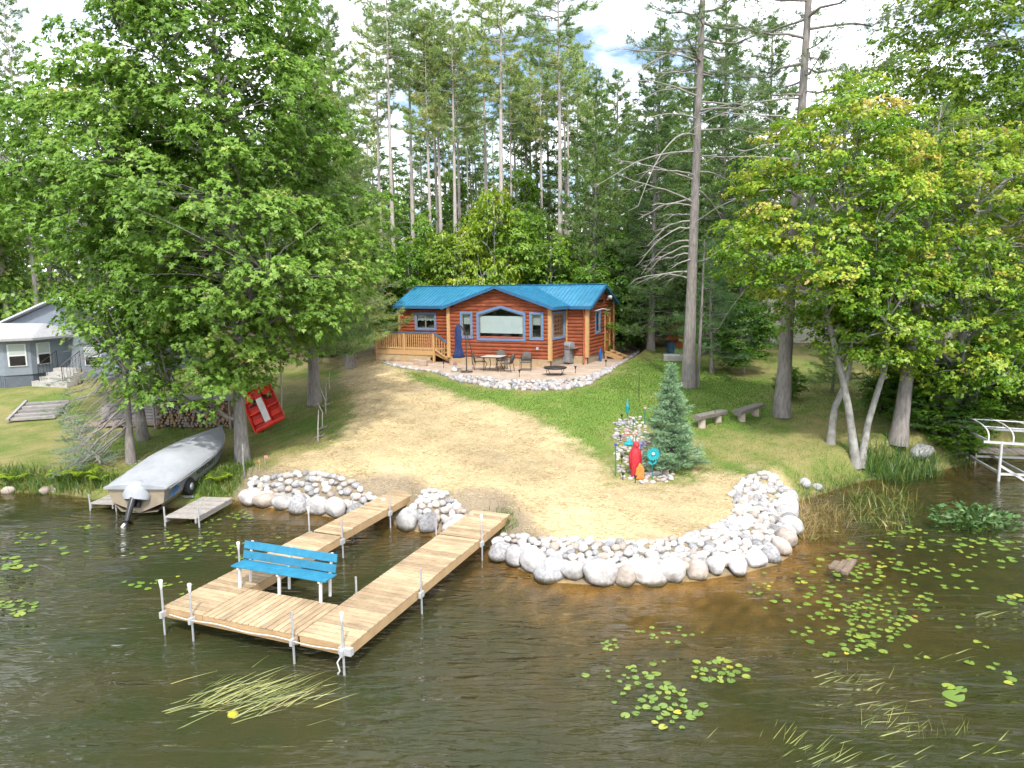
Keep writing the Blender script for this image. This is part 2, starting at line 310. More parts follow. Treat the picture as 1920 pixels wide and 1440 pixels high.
# ------------------------------------------------------------------ picture measurements turned into places on the ground
def ray(px, py): return _fw*F_PX + _rt*(px-960) - _up*(py-720)
def at(px, py, z):
    d = ray(px, py); return CAM + d*((z-CAM_H)/d.z)
def atD(px, py, y):
    d = ray(px, py); return CAM + d*(y/d.y)
def vnoise(x, y, s, seed=0):
    x = np.asarray(x, float)/s; y = np.asarray(y, float)/s
    return (np.sin(x*1.7+seed+1.3*np.sin(y*1.1+seed*2))+np.sin(y*1.9+seed*1.7+1.7*np.sin(x*.8-seed))+np.sin((x+y)*1.3+seed*.6)*.7)/2.7
SHORE = [at(px, py, 0) for px, py in [(-900, 925), (-300, 928), (0, 922), (80, 924), (150, 930), (215, 945), (330, 952), (430, 932), (455, 942), (500, 950), (560, 960), (630, 970), (690, 974), (725, 965), (745, 985), (790, 998), (840, 1000), (895, 990), (930, 1040), (975, 1066), (1040, 1090), (1120, 1096), (1210, 1094), (1300, 1088), (1390, 1073), (1450, 1058), (1480, 1038), (1484, 1000), (1478, 965), (1490, 940), (1530, 928), (1600, 905), (1680, 890), (1760, 880), (1850, 862), (1920, 850), (2300, 815), (2900, 790)]]
SH = np.array([(p.x, p.y) for p in SHORE])
def poly_dist(P, poly, closed=False):
    P = np.asarray(P, float); d = np.full(len(P), 1e9); Q = np.asarray(poly, float); n = len(Q)
    for i in range(n if closed else n-1):
        a, b = Q[i], Q[(i+1) % n]; ab = b-a; t = np.clip(((P-a)@ab)/(ab@ab), 0, 1); d = np.minimum(d, np.linalg.norm(P-a-t[:, None]*ab, axis=1))
    return d
def inside(P, poly):
    P = np.asarray(P, float); Q = np.asarray(poly, float); r = np.zeros(len(P), bool); j = len(Q)-1
    for i in range(len(Q)):
        c = ((Q[i, 1] > P[:, 1]) != (Q[j, 1] > P[:, 1])) & (P[:, 0] < (Q[j, 0]-Q[i, 0])*(P[:, 1]-Q[i, 1])/(Q[j, 1]-Q[i, 1]+1e-12)+Q[i, 0]); r ^= c; j = i
    return r
LAND = np.concatenate([SH, [(400, SH[-1, 1]), (400, 900), (-400, 900), (-400, SH[0, 1])]])
def sstep(a, b, x): t = np.clip((x-a)/(b-a), 0, 1); return t*t*(3-2*t)
PATIO_Z = 2.55
PATIO = np.array([(p.x, p.y) for p in [at(px, py, PATIO_Z) for px, py in [(722, 676), (760, 690), (850, 702), (930, 710), (1000, 713), (1060, 711), (1110, 702), (1150, 685), (1185, 670), (1200, 660), (1180, 655), (1150, 640), (1000, 640), (800, 650), (735, 655)]]])
DY = [0, 16, 18, 22, 26, 30, 34, 36, 46, 60, 90, 150, 900]
PC = [.4, .42, .56, 1.0, 1.62, 2.18, 2.44, 2.5, 3.2, 4.1, 6.0, 9.0, 20]
PL = [.3, .3, .3, .42, .75, 1.1, 1.5, 1.75, 2.3, 3.3, 5.6, 9.0, 20]
PR = [.3, .3, .3, .55, 1.15, 1.65, 2.05, 2.2, 3.0, 4.0, 6.0, 9.0, 20]
def height(P):
    P = np.asarray(P, float).reshape(-1, 2); x, y = P[:, 0], P[:, 1]
    wl = sstep(-5.5, -10.5, -(-x)) if False else sstep(5.5, 10.5, -x); wr = sstep(6.5, 12, x)
    h = np.interp(y, DY, PC)*(1-wl-wr)+np.interp(y, DY, PL)*wl+np.interp(y, DY, PR)*wr
    h = h+vnoise(x, y, 3.1, 1)*.045+vnoise(x, y, .9, 4)*.018
    pin = inside(P, PATIO); pd = poly_dist(P, PATIO, True)
    k = np.where(pin, 1, sstep(.55, .12, pd)); h = h*(1-k)+np.minimum(np.maximum(h, PATIO_Z-.05), PATIO_Z-.05)*k
    s = poly_dist(P, SH)*np.where(inside(P, LAND), 1, -1)
    wr_ = np.where((x > -9) & (x < 7.6), 1.25, .9)
    land = h*sstep(-.1, wr_, s)*1.0+.02; bed = -1.9*(1-np.exp(np.minimum(s, 0)/np.where(x > 0, 11.0, 6.0)))-.12*sstep(0, .5, -s)
    return np.where(s > 0, land, bed+.02)
def hz(x, y): return float(height([(x, y)])[0])
def ground(px, py):
    d = ray(px, py); d = d/d.y; ys = np.linspace(9, 160, 152)
    for _ in range(2):
        X = d.x*ys; Z = CAM_H+d.z*ys; hh = height(np.stack([X, ys], 1)); i = int(np.argmax(Z < hh)) if (Z < hh).any() else len(ys)-1; st_ = ys[1]-ys[0]; last = (X[i], ys[i], hh[i]); ys = np.linspace(ys[i]-st_, ys[i], 26)
    return Vector(last)
def gpoly(pts): return np.array([tuple(ground(*p)[:2]) for p in pts])
# ------------------------------------------------------------------ the ground and the lake bed: one sheet
STRAW = gpoly([(640, 655), (690, 640), (725, 665), (722, 688), (775, 712), (850, 742), (940, 765), (1010, 790), (1040, 815), (1110, 855), (1140, 885), (1150, 905), (1250, 912), (1330, 885), (1400, 893), (1430, 885), (1470, 900), (1478, 1000), (1420, 1040), (1290, 1060), (1100, 1060), (950, 1030), (890, 975), (780, 945), (716, 945), (600, 925), (475, 905), (510, 880), (540, 860), (620, 840), (660, 800), (665, 760), (650, 720), (640, 690)])
LAWN = gpoly([(765, 700), (850, 722), (1000, 738), (1100, 730), (1200, 670), (1250, 672), (1330, 690), (1440, 720), (1455, 770), (1380, 795), (1300, 805), (1230, 795), (1160, 805), (1100, 845), (1010, 790), (940, 765), (850, 742)])
DRIVE = gpoly([(690, 640), (650, 640), (640, 655), (725, 668), (745, 640)])
def axis(segs):
    a = []
    for lo, hi, st in segs: a += list(np.arange(lo, hi, st))
    return np.array(a)
gx = axis([(-400, -90, 40), (-90, -26, 2.0), (-26, 24, .22), (24, 90, 2.0), (90, 401, 40)])
gy = axis([(-80, 2, 6), (2, 12, .8), (12, 38, .22), (38, 70, .8), (70, 160, 5), (160, 901, 60)])
XX, YY = np.meshgrid(gx, gy); GP = np.stack([XX.ravel(), YY.ravel()], 1); GZ = height(GP)
GV = np.column_stack([GP, GZ]); nx_, ny_ = len(gx), len(gy)
ii = (np.arange(ny_-1)[:, None]*nx_+np.arange(nx_-1)[None]).ravel(); GF = np.stack([ii, ii+1, ii+1+nx_, ii+nx_], 1)
def soft(poly, wdt, amp):
    d = poly_dist(GP, poly, True)*np.where(inside(GP, poly), 1, -1)+vnoise(GP[:, 0], GP[:, 1], .7, 3)*amp+vnoise(GP[:, 0], GP[:, 1], .23, 9)*amp*.6+rng.normal(size=len(GP))*amp*.35
    return sstep(-wdt, wdt, d)[:, None]
x_, y_ = GP[:, 0], GP[:, 1]; S_ = poly_dist(GP, SH)*np.where(inside(GP, LAND), 1, -1)
dry = np.clip(.5+.55*vnoise(x_, y_, 1.6, 2)+.35*vnoise(x_, y_, .5, 7)+rng.normal(size=len(GP))*.18, 0, 1)[:, None]
c_green = np.array([.105, .165, .030]); c_dry = np.array([.29, .24, .105]); c_lush = np.array([.14, .23, .04]); c_straw = np.array([.55, .435, .25]); c_dirt = np.array([.20, .145, .10]); c_floor = np.array([.10, .095, .045])
colr = c_green*(1-dry*.85)+c_dry*dry*.85
far_ = (sstep(40, 46, y_)*sstep(34, 24, np.abs(x_+2)))[:, None]
colr = colr*(1-far_)+(c_floor*(1-dry)+c_dirt*dry)*far_
lw = soft(LAWN, .7, .45)*np.clip(1.15-dry*.55, 0, 1); colr = colr*(1-lw)+c_lush*(1+.25*(dry-.5))*lw
st = soft(STRAW, .45, .4); dens = np.clip(.96+.34*vnoise(x_, y_, 1.1, 5)+.18*vnoise(x_, y_, .33, 8), .3, 1)[:, None]
stc = c_straw*(.86+.20*np.clip(vnoise(x_, y_, 2.2, 6)+.2, -1, 1)+.10*vnoise(x_+y_*.7, y_*2.2, .55, 21))[:, None]; stc = stc*dens+np.array([.22, .175, .12])*(1-dens); colr = colr*(1-st)+stc*st
dr = soft(DRIVE, .5, .3); colr = colr*(1-dr)+np.array([.36, .29, .24])*dr
tree_shade = sstep(2.4, .3, np.linalg.norm(GP-np.array(ground(590, 735)[:2]), axis=1)-1.2)[:, None]; colr = colr*(1-.6*tree_shade)+np.array([.12, .095, .06])*.6*tree_shade  # shade under the left trees, painted into the ground colour
grv = (sstep(1.35, .95, S_)*sstep(-9.4, -8.8, x_)*sstep(7.9, 7.3, x_)*sstep(-.1, .1, S_))[:, None]; colr = colr*(1-grv)+np.array([.26, .21, .145])*grv
bedw = sstep(.1, -.1, S_)[:, None]; deep = np.clip(sstep(.5, 5.5, -S_+.9*vnoise(x_, y_, 1.5, 11)), 0, 1)[:, None]
weed = np.clip(vnoise(x_, y_, 2.1, 12)*.6+.35, 0, 1)[:, None]
sandy = (sstep(-10.5, -8, x_)*sstep(10.5, 8, x_))[:, None]
bed = (np.array([.28, .185, .095])*sandy+np.array([.10, .080, .045])*(1-sandy))*(1-deep)+(np.array([.135, .120, .042])*(1-weed)+np.array([.085, .105, .030])*weed)*deep
bed *= (1+.35*vnoise(x_, y_, .35, 14)+.2*rng.normal(size=len(GP)))[:, None].clip(.4, 1.6); colr = colr*(1-bedw)+bed*bedw
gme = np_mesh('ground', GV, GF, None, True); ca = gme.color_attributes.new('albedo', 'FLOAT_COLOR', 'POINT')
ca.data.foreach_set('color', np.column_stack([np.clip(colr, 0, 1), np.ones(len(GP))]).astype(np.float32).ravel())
def ground_mat():
    m, t, N, L = new_mat('ground'); o = N('ShaderNodeOutputMaterial'); b = N('ShaderNodeBsdfPrincipled'); L(b.outputs[0], o.inputs[0]); b.inputs['Roughness'].default_value = .95; b.inputs['Specular IOR Level'].default_value = .15
    a = N('ShaderNodeVertexColor'); a.layer_name = 'albedo'; c = N('ShaderNodeTexCoord'); n = N('ShaderNodeTexNoise'); n.inputs['Scale'].default_value = 26; n.inputs['Detail'].default_value = 8; n.inputs['Roughness'].default_value = .7
    mp = N('ShaderNodeMapping'); mp.inputs['Scale'].default_value = (.55, 1.4, 1); mp.inputs['Rotation'].default_value = (0, 0, .4); L(c.outputs['Object'], mp.inputs[0]); L(mp.outputs[0], n.inputs[0])
    mr = N('ShaderNodeMapRange'); mr.inputs[1].default_value = .3; mr.inputs[2].default_value = .7; mr.inputs[3].default_value = .62; mr.inputs[4].default_value = 1.38; L(n.outputs['Fac'], mr.inputs[0])
    mu = N('ShaderNodeVectorMath'); mu.operation = 'SCALE'; L(a.outputs[0], mu.inputs[0]); L(mr.outputs[0], mu.inputs['Scale']); L(mu.outputs[0], b.inputs['Base Color'])
    bp = N('ShaderNodeBump'); bp.inputs['Strength'].default_value = .6; bp.inputs['Distance'].default_value = .05; L(n.outputs['Fac'], bp.inputs['Height']); L(bp.outputs[0], b.inputs['Normal'])
    return m
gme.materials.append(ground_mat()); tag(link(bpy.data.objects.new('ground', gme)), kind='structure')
# water: rippled sheet over the bed, murkier the deeper it is
def water_mat():
    m, t, N, L = new_mat('water'); o = N('ShaderNodeOutputMaterial'); tr = N('ShaderNodeBsdfTransparent'); g = N('ShaderNodeBsdfGlossy'); lw = N('ShaderNodeLayerWeight'); lw.inputs[0].default_value = .5; fr = schlick(N, L, lw.outputs['Facing'], .032)
    g.inputs['Roughness'].default_value = .02; tr.inputs[0].default_value = (.80, .71, .48, 1); df = N('ShaderNodeBsdfDiffuse')
    c = N('ShaderNodeTexCoord')
    def nz(scale, st, rot, det, dist=0.0):
        mp = N('ShaderNodeMapping'); mp.inputs['Scale'].default_value = st; mp.inputs['Rotation'].default_value = (0, 0, rot); L(c.outputs['Object'], mp.inputs[0])
        n = N('ShaderNodeTexNoise'); n.inputs['Scale'].default_value = scale; n.inputs['Detail'].default_value = det; n.inputs['Distortion'].default_value = dist; L(mp.outputs[0], n.inputs[0]); return n.outputs['Fac']
    a = nz(1.5, (.40, 1.9, 1), .32, 2.0, .7); b2 = nz(4.6, (.5, 1.7, 1), .18, 2, .6); c3 = nz(.20, (1, 1.6, 1), .4, 3)
    ad = N('ShaderNodeMath'); ad.operation = 'MULTIPLY_ADD'; ad.inputs[1].default_value = .36; L(b2, ad.inputs[0]); L(a, ad.inputs[2])
    mr = N('ShaderNodeMapRange'); mr.inputs[1].default_value = .40; mr.inputs[2].default_value = .60; mr.inputs[3].default_value = .12; mr.inputs[4].default_value = 1.0; L(c3, mr.inputs[0])
    bp = N('ShaderNodeBump'); bp.inputs['Distance'].default_value = .17; L(ad.outputs[0], bp.inputs['Height']); L(mr.outputs[0], bp.inputs['Strength'])
    L(bp.outputs[0], g.inputs['Normal']); L(bp.outputs[0], lw.inputs['Normal'])
    mk = N('ShaderNodeAttribute'); mk.attribute_name = 'murk'; cn_ = nz(.5, (1, 1, 1), 0, 4); rp = N('ShaderNodeValToRGB'); rp.color_ramp.elements[0].color = (.046, .044, .018, 1); rp.color_ramp.elements[1].color = (.033, .041, .016, 1); rp.color_ramp.elements[0].position = .4; rp.color_ramp.elements[1].position = .6; L(cn_, rp.inputs[0]); L(rp.outputs[0], df.inputs[0])
    m0 = N('ShaderNodeMixShader'); L(mk.outputs['Fac'], m0.inputs[0]); L(tr.outputs[0], m0.inputs[1]); L(df.outputs[0], m0.inputs[2])
    mx = N('ShaderNodeMixShader'); L(fr.outputs[0], mx.inputs[0]); L(m0.outputs[0], mx.inputs[1]); L(g.outputs[0], mx.inputs[2]); L(mx.outputs[0], o.inputs['Surface']); return m
water_mat(); wx = axis([(-210, -30, 20), (-30, 30, .5), (30, 211, 20)]); wy = axis([(-70, 4, 8), (4, 30, .4), (30, 39, 4)])
XX, YY = np.meshgrid(wx, wy); WP = np.stack([XX.ravel(), YY.ravel()], 1); wn_ = len(wx); ii = (np.arange(len(wy)-1)[:, None]*wn_+np.arange(wn_-1)[None]).ravel()
wme = np_mesh('water', np.column_stack([WP, np.zeros(len(WP))]), np.stack([ii, ii+1, ii+1+wn_, ii+wn_], 1)); wme.materials.append(MATS['water']); dpt = np.maximum(0, -height(WP))
wme.attributes.new('murk', 'FLOAT', 'POINT').data.foreach_set('value', np.clip(1-np.exp(-dpt*np.where(WP[:, 0] > -2, 1.35, 2.0)), .12, .97).astype(np.float32)); tag(link(bpy.data.objects.new('water', wme)), kind='structure')
# straw strands and grass blades on the ground
def scatter(poly, n, margin=0.0):
    lo, hi = poly.min(0)-margin, poly.max(0)+margin; P = rng.uniform(lo, hi, (int(n*2.6), 2)); d = poly_dist(P, poly, True)*np.where(inside(P, poly), 1, -1)
    P = P[d+rng.normal(size=len(P))*margin > 0]; return P[:n]
P = scatter(STRAW, 110000, .22); P = P[vnoise(P[:, 0], P[:, 1], .55, 31)+.6*vnoise(P[:, 0], P[:, 1], .21, 33) > rng.uniform(-1.3, .7, len(P))]; P = P[poly_dist(P, SH)*np.where(inside(P, LAND), 1, -1) > .8]; P = P[~inside(P, PATIO)]
c = Cloud(); n = len(P); b = np.column_stack([P, height(P)+.004]); a = rng.uniform(0, 6.283, n)
c.tris(b, nrm(np.column_stack([np.cos(a), np.sin(a), rng.uniform(.0, .35, n)])), rng.uniform(.08, .26, n), rng.uniform(.006, .018, n), np.clip(.55+.3*rng.normal(size=n)+.25*vnoise(P[:, 0], P[:, 1], .8, 3), 0, 1))
tag(c.build('straw_mulch', 'straw_blade'), 'loose golden straw mulch strewn over the bare slope', 'straw', kind='stuff')
P = np.concatenate([scatter(LAWN, 60000, .4), rng.uniform((-16, 20), (-4.2, 36), (36000, 2)), rng.uniform((4.5, 18), (17, 34), (42000, 2))])
s = poly_dist(P, SH)*np.where(inside(P, LAND), 1, -1); ds = poly_dist(P, STRAW, True)*np.where(inside(P, STRAW), 1, -1)
P = P[(s > .25) & (ds+rng.normal(size=len(P))*.16 < 0) & ~inside(P, PATIO) & (poly_dist(P, PATIO, True) > .5)]
n = len(P); c = Cloud(); inl = inside(P, LAWN); tn = np.where(inl, .28+.16*rng.normal(size=n), .55+.25*rng.normal(size=n)+.3*vnoise(P[:, 0], P[:, 1], 1.6, 2))
c.tris(np.column_stack([P, height(P)-.005]), nrm(np.column_stack([rng.normal(size=(n, 2))*.5, np.ones(n)])), rng.uniform(.03, .075, n), rng.uniform(.010, .02, n), np.clip(tn, 0, 1))
tag(c.build('lawn_grass', 'grass_blade'), 'short mown grass, lush below the patio and drier elsewhere', 'grass', kind='stuff')
# patio sheet
pm = MB(); pm.prism([tuple(p) for p in PATIO], PATIO_Z-.12, PATIO_Z); tag(pm.build('patio', 'patio_sand'), kind='structure')

# ------------------------------------------------------------------ stones
def rock_mesh(seed, sub=2, m='stone_white', facets=7):
    import bmesh
    r = np.random.default_rng(seed); bm = bmesh.new(); bmesh.ops.create_icosphere(bm, subdivisions=sub, radius=1.0)
    nn = nrm(r.normal(size=(facets, 3))); dd = r.uniform(.62, .95, facets); ph = r.uniform(0, 6, 4)
    for v in bm.verts:
        d = np.array(v.co); k = nn@d; q = np.where(k > .05, dd/np.maximum(k, .05), 9).min(); rad = min(q, 1.0)*.88+.12*(1+.10*math.sin(d[0]*3+ph[0])+.10*math.sin(d[1]*3.3+ph[1])+.08*math.sin(d[2]*4+ph[2]))
        v.co = Vector(d*rad)
    for f in bm.faces: f.smooth = True
    me = bpy.data.meshes.new('stone'); bm.to_mesh(me); bm.free(); me.materials.append(MATS[m]); return me
BOULD = [rock_mesh(i, 3, ['stone_white', 'stone_tan', 'stone_grey', 'stone_white'][i % 4], 11) for i in range(12)]
COBW = [rock_mesh(50+i, 2, ['stone_white', 'stone_white', 'stone_tan', 'stone_white', 'stone_grey', 'stone_white'][i % 6], 6) for i in range(18)]
COBG = [rock_mesh(90+i, 2, ['cobble_pale', 'cobble_pink', 'cobble_grey', 'cobble_pale', 'cobble_pale', 'cobble_grey'][i % 6], 5) for i in range(18)]
SHOR = [rock_mesh(120+i, 2, 'shore_rock', 6) for i in range(5)]
def resample(pts, n):
    Q = np.array([tuple(p) for p in pts]); d = np.concatenate([[0], np.cumsum(np.linalg.norm(np.diff(Q, axis=0), axis=1))]); t = np.linspace(0, d[-1], n)
    return np.stack([np.interp(t, d, Q[:, i]) for i in range(Q.shape[1])], 1), d[-1]
def stone(parent, name, me, loc, r, sq=(1, 1, .75), org=None):
    o = bpy.data.objects.new(name, me); link(o, parent); o.location = Vector(loc)-(org or Vector()); o.rotation_euler = (rng.uniform(-.3, .3), rng.uniform(-.3, .3), rng.uniform(0, 6.28))
    o.scale = (r*sq[0]*rng.uniform(.9, 1.2), r*sq[1]*rng.uniform(.85, 1.1), r*sq[2]*rng.uniform(.85, 1.15)); return o
def revetment(name, label, base, top, zt, nb_sp, rb, rc, seed, maxc=300, boulders=True, cob=COBW, zb=0.0, tmin=.16, tmax=1.05, cname='stone', nmul=1.0):
    A, la = resample([at(px, py, zb) for px, py in base], 200); B, lb = resample([at(t_[0], t_[1], t_[2] if len(t_) > 2 else zt) for t_ in top], 200)
    org = Vector(A[100]); org.z = hz(org.x, org.y); root = thing(name, org, label, 'rock wall' if boulders else 'rock border')
    if boulders:
        nb = max(2, int(la/nb_sp))
        for i in range(nb):
            k = min(199, int((i+.5)/nb*199)); r = rb*rng.uniform(.78, 1.2); p = A[k]*(1-.06)+B[k]*.06
            stone(root, 'boulder', BOULD[rng.integers(12)], (p[0], p[1], .16+rng.uniform(-.05, .08)), r, (1, .9, .88), org)
    pts = []; tries = 0
    while len(pts) < maxc*3 and tries < 16000*nmul:
        tries += 1; k = rng.integers(200); t = rng.uniform(tmin, tmax); p = A[k]*(1-t)+B[k]*t; r = rng.uniform(*rc)*(1.15-.25*t)
        if any((p[0]-q[0])**2+(p[1]-q[1])**2 < (.62*(r+q[2]))**2 for q in pts): continue
        pts.append((p[0], p[1], r, t))
    zz = height([(q[0], q[1]) for q in pts]); near = np.argsort([-q[2]/max(q[1], 1) for q in pts])
    extra = []
    for j, i in enumerate(near):
        q = pts[i]; zl = (zb+(zt-zb)*min(1, q[3])) if not boulders else -9
        z = max(zz[i]+q[2]*.25, zl-.05 if not boulders else .17+.55*min(1, q[3])*zt)
        if j < maxc: stone(root, cname, cob[rng.integers(len(cob))], (q[0], q[1], z), q[2], (1.08, .95, .8), org)
        else: extra.append((q, z))
    if extra:
        V = []; Fc = []; nv = 0
        for q, z in extra:
            me = cob[rng.integers(len(cob))]; v = np.array([tuple(x.co) for x in me.vertices])*q[2]*np.array([1.05, .95, .8])+np.array([q[0], q[1], z])-np.array(org); f = np.array([tuple(p.vertices) for p in me.polygons]); V.append(v); Fc.append(f+nv); nv += len(v)
        o = np_obj('small_stones', np.concatenate(V), np.concatenate(Fc), 'cobble_pale' if cob is COBG else 'stone_white', root, None, True); o['kind'] = 'stuff'
    return root
revetment('rock_revetment', 'long curved wall of big white boulders and stones around the straw point', [(925, 1042), (975, 1064), (1040, 1088), (1120, 1094), (1210, 1093), (1300, 1086), (1390, 1071), (1450, 1056), (1478, 1036), (1484, 1000), (1478, 968), (1482, 938)],
          [(945, 1000), (1000, 1006), (1060, 1013), (1130, 1018), (1200, 1018), (1270, 1013), (1330, 998), (1375, 983), (1390, 962, .58), (1376, 937, .68), (1392, 908, .78), (1430, 892, .80)], .50, .56, .36, (.10, .18), 1)
revetment('rock_revetment', 'white boulder wall on the shore between the covered boat and the left walkway', [(458, 940), (500, 949), (560, 958), (630, 968), (690, 972), (728, 965)],
          [(470, 890), (540, 895), (600, 902), (660, 911), (700, 920), (718, 928)], .72, .66, .38, (.11, .19), 2)
revetment('rock_revetment', 'short pile of white boulders and stones between the two dock walkways', [(742, 984), (790, 996), (840, 999), (880, 992)], [(775, 935), (800, 929), (850, 937), (884, 960)], .66, .72, .40, (.10, .17), 3)
revetment('patio_rock_border', 'band of grey and pink cobbles edging the patio in front of the cabin', [(722, 692), (760, 701), (815, 709), (850, 721), (930, 731), (1000, 734), (1060, 733), (1100, 726), (1140, 709), (1175, 686), (1197, 669)],
          [(722, 682), (760, 690), (815, 697), (850, 703), (930, 711), (1000, 714), (1060, 712), (1110, 703), (1150, 687), (1180, 672), (1195, 663)], PATIO_Z, 1, .3, (.085, .15), 4, 300, False, COBG, 2.22, 0.0, 1.02, 'cobble', 1.6)
for i, (px, py, r, wh) in enumerate([(128, 912, .34, 'broad tan shore rock left of the boat, half under ferns'), (105, 916, .26, 'round tan shore rock next to the broad one by the ferns'), (85, 919, .22, 'small brown shore rock among the ferns, near the left edge'), (182, 918, .27, 'pale shore rock nearest the stern of the covered boat'), (197, 917, .20, 'small round shore rock touching the pale one behind the boat motor'), (152, 920, .18, 'little shore rock half hidden in weeds left of the boat'), (15, 918, .2, 'lone small shore rock at the far left edge of the lake')]):
    p = at(px, py, .1); o = stone(None, 'shore_rock', SHOR[i % 5], (p.x, p.y, .08), r, (1.2, .9, .7)); tag(o, wh, 'rock', 'natural rocks on the left shore')
for px, py, r, wh in [(1725, 852, .42, 'grey lichen boulder behind the reeds under the leaning maple'), (1508, 908, .20, 'dark grey rock at the far end of the curved boulder wall'), (1532, 915, .16, 'pale grey rock in the grass right of the curved boulder wall')]:
    p = ground(px, py); tag(stone(None, 'field_rock', BOULD[2 if r > .4 else 6], (p.x, p.y, p.z+r*.15), r*1.1, (1.15, 1, .75)), wh, 'rock')

# ------------------------------------------------------------------ dock
DA = R(68.3); DO = at(655.5, 1210, .55); DO.z = 0
dock = thing('dock', DO, 'pale wooden U-shaped dock with two walkways and a front platform on galvanised posts', 'dock', DA)
# local x runs towards the shore, local y to the left
ZT = .55
def planks(x0, x1, y0, y1, along, wdt, z=ZT):
    L_ = (x1-x0) if along == 'x' else (y1-y0); n = int(round(L_/wdt)); wd = L_/n; ln = (y1-y0) if along == 'x' else (x1-x0)
    me = MB().box((0, 0, 0), (ln, wd-.019, .036)).mesh('plank', 'dock_wood')
    for i in range(n):
        o = link(bpy.data.objects.new('plank', me), dock); q = (i+.5)*wd
        if along == 'x': o.location = (x0+q, (y0+y1)/2, z-.018+rng.uniform(-.002, .002)); o.rotation_euler.z = R(90)
        else: o.location = ((x0+x1)/2, y0+q, z-.018+rng.uniform(-.002, .002))
        b = o.modifiers.new('bevel', 'BEVEL'); b.width = .006; b.segments = 1
WR = 1.12; PY0, PY1 = WR+.012, 3.36; LY0, LY1 = 3.372, 4.40
planks(0, 5.55, 0, WR, 'x', .142); planks(5.58, 7.62, 0, WR, 'x', .142, ZT+.012)
planks(0, 1.28, PY0, PY1, 'y', .142)
planks(0, 4.6, LY0, LY1, 'x', .142); planks(4.62, 8.55, LY0+.05, LY1-.14, 'x', .142, ZT+.03)
def fascia(a, b, z=ZT, h=.17):
    MB().bar((a[0], a[1], z-.038-h/2), (b[0], b[1], z-.038-h/2), .038, h).build('side_board', 'dock_side', dock)
for (a, b, z) in [((0.02, .02), (5.55, .02), ZT), ((5.58, .02), (7.62, .02), ZT+.012), ((1.285, WR-.02), (7.62, WR-.02), ZT), ((.019, .045), (.019, WR-.045), ZT), ((.019, PY0), (.019, PY1), ZT), ((.019, LY0), (.019, LY1-.045), ZT), ((1.262, PY0), (1.262, PY1), ZT), ((.02, LY1-.02), (4.6, LY1-.02), ZT), ((1.285, LY0+.02), (4.6, LY0+.02), ZT), ((4.62, LY1-.16), (8.55, LY1-.16), ZT+.03), ((4.62, LY0+.07), (8.55, LY0+.07), ZT+.03)]: fascia(a, b, z)
def post(x, y, top, capped=True, br=True, sgn=-1):
    g = DO + Matrix.Rotation(DA, 3, 'Z') @ Vector((x, y, 0)); zb = hz(g.x, g.y)-.05
    p = MB().tube([(x, y, zb), (x, y, top)], .022, 10).build('post', 'galv', dock)
    if capped: MB().lathe([(.022, top-.02), (.026, top), (.038, top+.10), (.040, top+.15), (.026, top+.16), (0, top+.162)], (x, y, 0), 12).build('post_cap', 'white_plastic', p)
    if br: MB().box((x-sgn*.0, y, ZT-.12), (.16, .06, .13)).build('bracket', 'alu', p, .006)
post(-.055, .10, 1.02); post(-.05, PY0+.05, 1.0, False); post(-.055, PY1+.22, 1.02); post(-.055, LY1-.08, .98)
post(2.5, -.05, 1.0, False); post(5.6, -.05, 1.02); post(5.5, WR+.05, .98, False); post(1.95, WR+.05, .86, False)
post(4.55, LY0-.04, 1.0, False); post(4.7, LY1+.05, 1.02); post(6.9, LY0+.0, 1.0, False); post(6.6, LY1+.0, .95, False); post(2.2, LY1+.06, .95)
rp = [(-.062, .15+i*.2, .46-.035*math.sin(i/21*math.pi*3)**2) for i in range(21)]
MB().tube(rp, .009, 6).tube([(-.10, .08, .5), (-.12, .12, .36), (-.16, .16, .28), (-.14, .13, .12), (-.15, .16, .05), (-.12, .18, .06)], .014, 6).build('rope', 'rope_white', dock)
MB().box((-.03, .06, ZT-.1), (.10, .26, .13)).build('corner_plate', 'alu', dock)
# bench at the back of the platform, facing the lake
DM = Matrix.Translation(DO) @ Matrix.Rotation(DA, 4, 'Z')
bench = thing('dock_bench', DM @ Vector((1.22, 2.55, ZT)), 'sky-blue slatted bench with white legs standing at the back of the dock platform', 'bench', DA)
BL = 2.36
for yy in (-BL/2+.16, 0, BL/2-.16):
    MB().bar((.02, yy, .0), (.05, yy, .44), .05, .05).build('leg', 'white_paint', bench, .006)
    MB().bar((.33, yy, .0), (.36, yy, .42), .045, .045).bar((.34, yy, .38), (.47, yy, .88), .045, .045).build('leg', 'white_paint', bench, .006)
    MB().bar((-.02, yy, .435), (.40, yy, .425), .05, .04).build('seat_bracket', 'white_paint', bench)
for x0, z0 in ((.06, .475), (.275, .468)): MB().box((x0, 0, z0), (.19, BL, .035)).build('seat_slat', 'bench_blue', bench, .008)
for k, z0 in enumerate((.60, .80)):
    x0 = .34+(z0-.38)*.26-.045; MB().box((x0, 0, z0), (.03, BL, .165), rot=Matrix.Rotation(.25, 3, 'Y')).build('back_slat', 'bench_blue', bench, .008)
# ------------------------------------------------------------------ the cabin
PHI = R(25.07); CB = Vector((1.964, 36.009, PATIO_Z))
cabin = thing('log_cabin', CB, 'red-brown log-sided cabin with a bright blue metal roof and front gable', 'cabin', -PHI)
